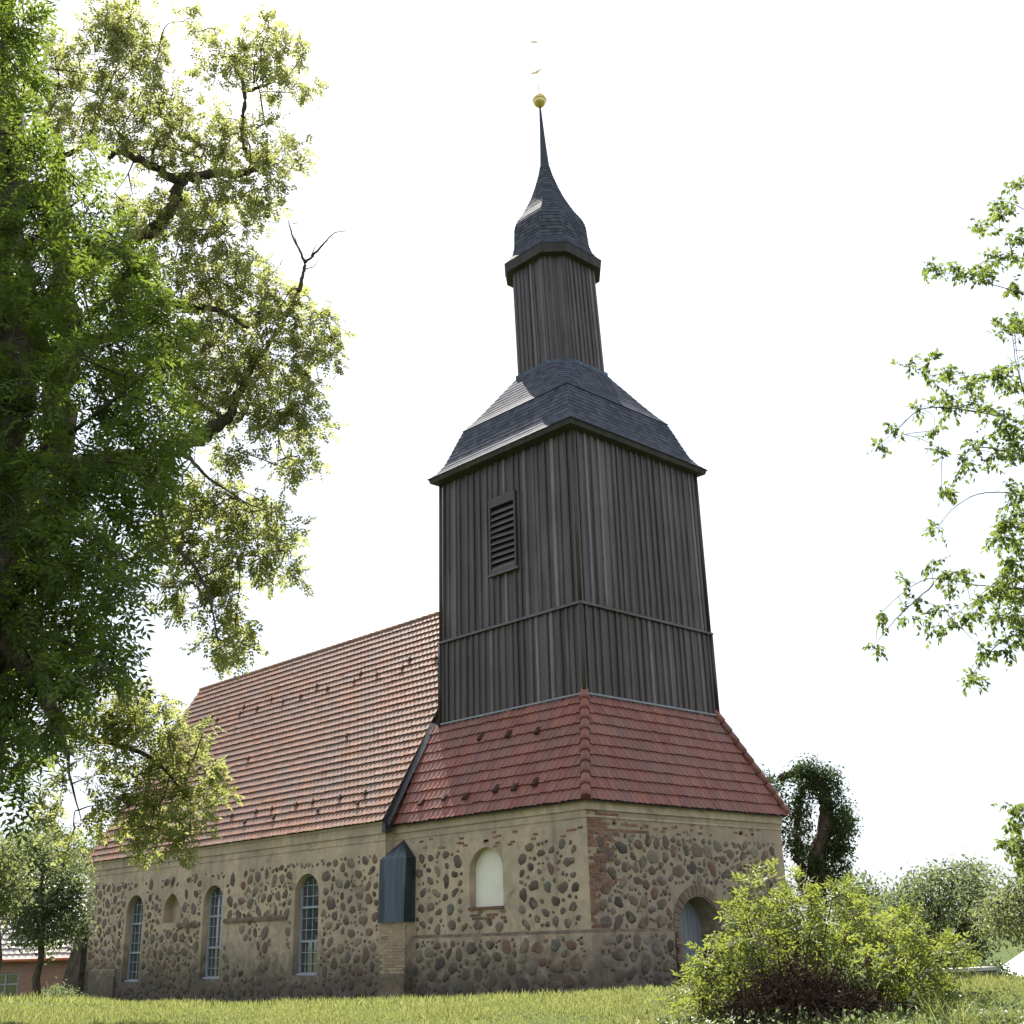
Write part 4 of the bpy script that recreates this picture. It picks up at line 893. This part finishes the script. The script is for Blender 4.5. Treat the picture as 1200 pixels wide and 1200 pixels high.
# ivy-covered broken trunk
tb, lb, sk = MB(), MB(), []; DI = 47; f = ground_at(958, DI)
limb(tb, [f - (0, 0, .3), at(957, 1060, DI), at(960, 1000, DI), at(968, 960, DI), at(965, 930, DI), at(950, 908, DI), at(930, 906, DI), at(914, 912, DI)], .40, .14, store=sk, sides=10, wob=.1)
limb(tb, [at(940, 1040, DI), at(936, 1000, DI), at(936, 950, DI), at(945, 915, DI)], .16, .1, store=sk); limb(tb, [at(905, 1040, DI + .8), at(903, 980, DI + .8), at(900, 920, DI + .8)], .14, .06, store=sk)
for poly, n in (([(930, 900), (950, 892), (975, 905), (990, 935), (998, 965), (990, 985), (975, 975), (970, 945), (950, 925), (930, 915)], 46), ([(962, 985), (992, 988), (994, 1015), (985, 1060), (945, 1060), (945, 1020)], 40), ([(928, 930), (945, 930), (945, 1020), (928, 1000)], 22), ([(975, 960), (996, 960), (992, 1000), (978, 1000)], 10), ([(890, 905), (915, 915), (918, 950), (912, 1030), (895, 1040), (890, 960)], 34)):
    for p in sample(poly, n, 6): leafcloud(lb, at(p[0], p[1], DI + rng.uniform(-.7, .7)), .38, 95, .15, rn0=rng.uniform(.2, .7))
finish_tree('ivy_snag', 'broken tree trunk wrapped in dark ivy, right of the church', 'tree', tb, lb, IVYLEAF, f, BARK, crown='ivy')
bgtree('orchard_tree', 'broad loose tree behind the low stone wall at right', 1120, 58, [([(1040, 1045), (1075, 1022), (1110, 1020), (1140, 1010), (1165, 1030), (1160, 1070), (1150, 1110), (1130, 1140), (1060, 1130), (1030, 1100)], 120)], FARLEAF, .22, .7, 100, .28, [[(1120, 1110), (1085, 1060), (1060, 1040)], [(1120, 1100), (1140, 1050), (1145, 1020)]], 4)
bgtree('willow_tree', 'pale grey-green willow with drooping crown at the right edge', 1250, 52, [([(1150, 1075), (1168, 1040), (1200, 1020), (1300, 1010), (1320, 1100), (1205, 1105), (1185, 1092), (1165, 1100)], 84)], WILLOWLEAF, .2, .7, 120, .3, [[(1250, 1090), (1200, 1050), (1175, 1060)]], 3)
bgtree('hedge_tree', 'smaller green tree between the ivy trunk and the orchard tree', 1020, 62, [([(985, 1040), (1005, 1030), (1030, 1048), (1040, 1090), (990, 1090)], 30)], FARLEAF, .24, .8, 100, .2, spread=3)
for i, (x, d, w, h, lab) in enumerate(((66, 50, 1.5, 1.0, 'low dark shrub at the foot of the house wall beside the young tree'), (82, 48, 1.2, .95, 'rounded shrub against the sloping church buttress'), (1172, 33, 1.0, .7, 'dark shrub at the right end of the low stone wall'))):
    f = ground_at(x, d); tb, lb = MB(), MB()
    for k in range(16):
        q = f + HL * rng.normal(0, .3) * w + HN * rng.normal(0, .3); q[2] = f[2] + rng.uniform(.25, 1) * h; tb.tube([f, (f + q) / 2 + rng.normal(0, .05, 3), q], [.02, .012, .005], 4, 0, cap=False); leafcloud(lb, q, .34, 110, .10)
    t = thing('shrub', lab, 'shrub', f, 'shrubs'); tb.build('stem', TWIG, t); lb.build('foliage', FARLEAF if i < 2 else IVYLEAF, t)
# far tree belt
b = MB()
for i in range(260):
    u = rng.uniform(-1, 1); dd = rng.uniform(170, 240); c = at(600 + u * 1400, 1100, dd); c[2] = -1.6 + rng.uniform(.5, 4.2)
    leafcloud(b, c, 3.2, 60, 1.0)
tag(b.build('distant_treeline', FARLEAF), 'far line of trees low on the horizon', 'treeline', kind='stuff')
# house at left
hp = ground_at(30, 62); house = thing('house', 'low red brick house with a glaring pale tiled roof at far left', 'house', hp)
ux = unit(HL + HN * .12); uy = np.array((-ux[1], ux[0], 0))
def hpnt(u, v, z): return hp + ux * u + uy * v + np.array((0, 0, z))
b = MB()
HW = [(-9, 3.2)]
wz = 2.55; u0, u1 = -9, 6.0
wl = [Vector((u, z, 0)) for u, z in ((u0, -1), (u1, -1), (u1, wz), (u0, wz))]; ho = [Vector((u, z, 0)) for u, z in ((-1.6, .55), (-.35, .55), (-.35, 1.9), (-1.6, 1.9))]
k = b.v([hpnt(p.x, 0, p.y) for p in wl + ho]); b.faces([[k + i for i in t] for t in tessellate_polygon([wl, ho])], 0, .5)
k = b.v([hpnt(p.x, 0, p.y) for p in ho] + [hpnt(p.x, .2, p.y) for p in ho]); b.faces([[k + i, k + (i + 1) % 4, k + 4 + (i + 1) % 4, k + 4 + i] for i in range(4)], 0, .5)
for u in (u0, u1): b.poly([hpnt(u, 0, -1), hpnt(u, 8, -1), hpnt(u, 8, wz), hpnt(u, 4, wz + 4.2), hpnt(u, 0, wz)], 0, .5)
b.poly([hpnt(u0, 8, -1), hpnt(u1, 8, -1), hpnt(u1, 8, wz), hpnt(u0, 8, wz)], 0, .5)
def m_brickwall():
    n = NT('brick_wall'); tc = n.new('TexCoord'); mp = n.new('Mapping'); mp.inputs['Rotation'].default_value = (R_(90), 0, 0); br = n.new('TexBrick')
    br.inputs['Scale'].default_value = 3.2; br.inputs['Color1'].default_value = (.20, .115, .095, 1); br.inputs['Color2'].default_value = (.26, .15, .12, 1); br.inputs['Mortar'].default_value = (.3, .25, .21, 1); br.inputs['Mortar Size'].default_value = .012
    n.link(n.pos(), mp.inputs[0]); n.link(mp.outputs[0], br.inputs['Vector']); n.col(n.mix(n.rng(n.noise(1.2, 4), .4, .7, 0, .4), br.outputs['Color'], (.25, .17, .14))); return n.fin(.9, 0, .2)
b.build('wall', m_brickwall(), house)
b = MB(); rn, rs = 4.35, 4.2; SR = math.hypot(rn, rs); sv = (uy * rn + np.array((0, 0, rs))) / SR; nv_ = (-uy * rs + np.array((0, 0, rn))) / SR
tile_roof(b, hpnt(u0 - .3, -.35, wz - .05), ux, sv, nv_, 0, u1 - u0 + .6, lambda v: SR if v == -1 else (0, u1 - u0 + .6), 17, tw=.3, lift=.06)
sv2 = (-uy * rn + np.array((0, 0, rs))) / SR; nv2 = (uy * rs + np.array((0, 0, rn))) / SR
tile_roof(b, hpnt(u0 - .3, 8.35, wz - .05), ux, sv2, nv2, 0, u1 - u0 + .6, lambda v: SR if v == -1 else (0, u1 - u0 + .6), 17, tw=.6, lift=.06)
rf = b.build('roof', PALETILE, house)
b = MB(); P0, P1 = hpnt(u0 - .3, -.42, wz - .07), hpnt(u1 + .3, -.42, wz - .07); b.tube([P0, P1], .09, 8); b.build('gutter', m_simple('red_gutter', (.32, .09, .05), (.4, .13, .07), 5, .6), rf)
b = MB(); 
for (a0, a1, z0, z1) in ((-1.6, -.35, .55, .63), (-1.6, -.35, 1.82, 1.9), (-1.6, -1.52, .63, 1.82), (-.43, -.35, .63, 1.82), (-1.01, -.94, .63, 1.82), (-1.52, -.43, 1.36, 1.42)):
    k = b.v([hpnt(u, v, z) for u in (a0, a1) for v in (.1, .16) for z in (z0, z1)]); b.faces([[k + i for i in q] for q in ((0, 1, 3, 2), (4, 6, 7, 5), (0, 4, 5, 1), (2, 3, 7, 6), (0, 2, 6, 4), (1, 5, 7, 3))], 0, .5)
wn = b.build('window', FRAMEP, house); b = MB(); b.poly([hpnt(-1.6, .17, .55), hpnt(-.35, .17, .55), hpnt(-.35, .17, 1.9), hpnt(-1.6, .17, 1.9)], 0, .5); b.build('pane', GLASS, wn)
# low stone wall at right
b = MB(); w0, w1 = ground_at(1088, 30.5), ground_at(1162, 31.5); e = unit(w1 - w0); e[2] = 0; wn_ = np.array((e[1], -e[0], 0)); Lw = np.linalg.norm((w1 - w0)[:2]); zt = at(1140, 1134, 31)[2]
def wp(u, v, z): return np.array((w0[0], w0[1], 0)) + e * u + wn_ * v + np.array((0, 0, z))
for (v0, v1, z0, z1, m_) in ((-.2, .2, -1.2, zt - .08, 0), (-.25, .25, zt - .079, zt, 1)):
    k = b.v([wp(u, v, z) for u in (0, Lw) for v in (v0, v1) for z in (z0, z1)]); b.faces([[k + i for i in q] for q in ((0, 1, 3, 2), (4, 6, 7, 5), (0, 4, 5, 1), (2, 3, 7, 6), (0, 2, 6, 4), (1, 5, 7, 3))], m_, .5)
for sg in (1, -1):
    stones(b, .1, Lw - .1, -.6, zt - .12, lambda u, z, r: z + r < zt - .1, lambda u, z, d, sg=sg: wp(u, sg * (.2 - d), z), .05, .13, 2, 700, 1.1)
tag(b.build('stone_wall', [PLASTER2, m_simple('coping', (.3, .29, .27), (.42, .4, .37), 5, .9), STONE]), 'low grey fieldstone wall with pale coping right of the elder bush', 'wall')
# white tent
tp = ground_at(1245, 36); tent = thing('tent', 'white canvas tent roof just cut by the right edge', 'tent', tp)
hx = unit(HL); zr = at(1200, 1124, 36)[2]; zl = at(1185, 1147, 36)[2]; b = MB()
def tpn(u, v, z): return np.array((tp[0], tp[1], 0)) + hx * u + HN * v + np.array((0, 0, z))
WT = 1.62
rows_ = [(-WT, zl, 1.5), (-WT * .72, zl + (zr - zl) * .62, 1.2), (-.35, zr + .42, .5), (0, zr + .6, .02)]
for (u_, z_, v_), (u2, z2, v2) in zip(rows_[:-1], rows_[1:]):
    for sg in (-1, 1):
        for sh in (-1, 1):
            b.poly([tpn(u_ * -sh, -v_ * 0, z_), tpn(u_ * -sh, sg * v_, z_ - .0), tpn(u2 * -sh, sg * v2, z2), tpn(u2 * -sh, 0, z2)], 0, .5)
            b.poly([tpn(u_ * sh, sg * v_, z_), tpn(-u_ * sh, sg * v_, z_), tpn(-u2 * sh, sg * v2, z2), tpn(u2 * sh, sg * v2, z2)], 0, .5)
CANV = m_simple('canvas', (.74, .74, .76), (.82, .82, .83), 2, .8, 0, .1)
b.build('roof', CANV, tent)
for su in (-1, 1):
    for sv_ in (-1, 1):
        b = MB(); p = tpn(su * (WT - .05), sv_ * 1.42, 0); b.tube([(p[0], p[1], Hs(p[0], p[1]) - .1), (p[0], p[1], zl)], .03, 6); b.build('pole', IRON, tent)

# ------------------------------------------------------------------ grass and weeds
b = MB()
def grass(n, s0, s1, l0, l1, h0, h1, w, rmean=.5):
    s = rng.uniform(s0, s1, n); l = rng.uniform(l0, l1, n); P = CAM + HN * s[:, None] + HL * l[:, None]; P[:, 2] = H(P[:, 0], P[:, 1]) - .01
    cl_ = .5 + .5 * np.sin(P[:, 0] * 2.1 + 1.7 * np.sin(P[:, 1] * 1.3)) * np.sin(P[:, 1] * 1.9 + .8)
    hgt = rng.uniform(h0, h1, n) * (.65 + .7 * cl_); d = unit(np.array((0, 0, 1.)) + rng.normal(0, .42, (n, 3)))
    blades(b, P, d, rng.normal(0, 1, (n, 3)), hgt, np.full(n, w), 0, np.clip(rng.normal(rmean, .2, n) + .25 * (cl_ - .5), 0, 1), .15, .12)
grass(150000, 11.0, 16.6, -7.8, 7.8, .025, .065, .009)
grass(7000, 11.0, 16.4, -7.8, 7.8, .06, .12, .006, .8)
grass(30000, 16.6, 22, -11, 11, .06, .14, .016)
grass(14000, 28, 52, -30, 24, .1, .22, .05)
tag(b.build('grass', GRASSM), 'sunlit rough lawn grass in front of the church', 'grass', kind='stuff')
b = MB(); w = MB()
n = 5200; s = rng.uniform(11.3, 13.2, n); l = rng.uniform(1.2, 7, n); keep = (np.sin(l * 2.3) + np.sin(s * 5 + l) > -.6) & ((l > 4.2) | (rng.random(n) < .35)); s, l = s[keep], l[keep]; n = len(s)
P = CAM + HN * s[:, None] + HL * l[:, None]; P[:, 2] = H(P[:, 0], P[:, 1]) + rng.uniform(.02, .16, n)
blades(b, P, rng.normal(0, 1, (n, 3)) + np.array((0, 0, .3)), unit(rng.normal(0, .5, (n, 3)) + np.array((0, 0, 1))), rng.uniform(.03, .07, n), rng.uniform(.02, .04, n), 0, rng.random(n) * .6)
tag(b.build('weeds', m_leaf('weed_leaf', [(0, (.05, .075, .03)), (.6, (.09, .12, .06)), (1, (.17, .19, .13))], (.2, .25, .12), .35)), 'low grey-green weeds around the foot of the elder bush', 'weeds', kind='stuff')
n = 170; s = rng.uniform(11.2, 12.6, n); l = np.where(rng.random(n) < .6, rng.normal(1.9, .5, n), rng.normal(5.2, .9, n)); P = CAM + HN * s[:, None] + HL * l[:, None]; P[:, 2] = H(P[:, 0], P[:, 1]) + rng.uniform(.04, .1, n)
for _ in range(3): blades(w, P + rng.normal(0, .006, P.shape), rng.normal(0, 1, (n, 3)), np.tile((0, 0, 1.), (n, 1)), np.full(n, .022), np.full(n, .018), 0, rng.random(n))
tag(w.build('clover_blossoms', WHITEFL), 'small white clover flowers scattered low in the grass', 'flowers', kind='stuff')
gtl = ['tuft of tall green grass blades left of the pale weeds at lower right', 'second taller grass tuft standing in the pale weeds at lower right']
for i, (x, dd) in enumerate(((1118, 11.9), (1092, 12.3))):
    f = ground_at(x, dd); n = 60; b = MB(); P = f + rng.normal(0, .05, (n, 3)) * (1, 1, 0); P[:, 2] = f[2] - .02
    for j in range(n):
        d = unit(np.array((0, 0, 1.)) + rng.normal(0, .28, 3)); L = rng.uniform(.2, .42); t = np.linspace(0, 1, 5); c = P[j] + d * (L * t)[:, None] + np.array((d[0], d[1], -.25)) * (L * t ** 2)[:, None] * .5
        s_ = unit(np.cross(d, rng.normal(0, 1, 3))) * .006; wv_ = (1 - t)[:, None]; k = b.v(np.concatenate([c + s_ * wv_, c - s_ * wv_])); b.faces([[k + q, k + q + 1, k + 6 + q, k + 5 + q] for q in range(4)], 0, rng.random() * .6)
    tag(b.build('grass_tuft', GRASSM), gtl[i], 'grass tuft', 'grass tufts')
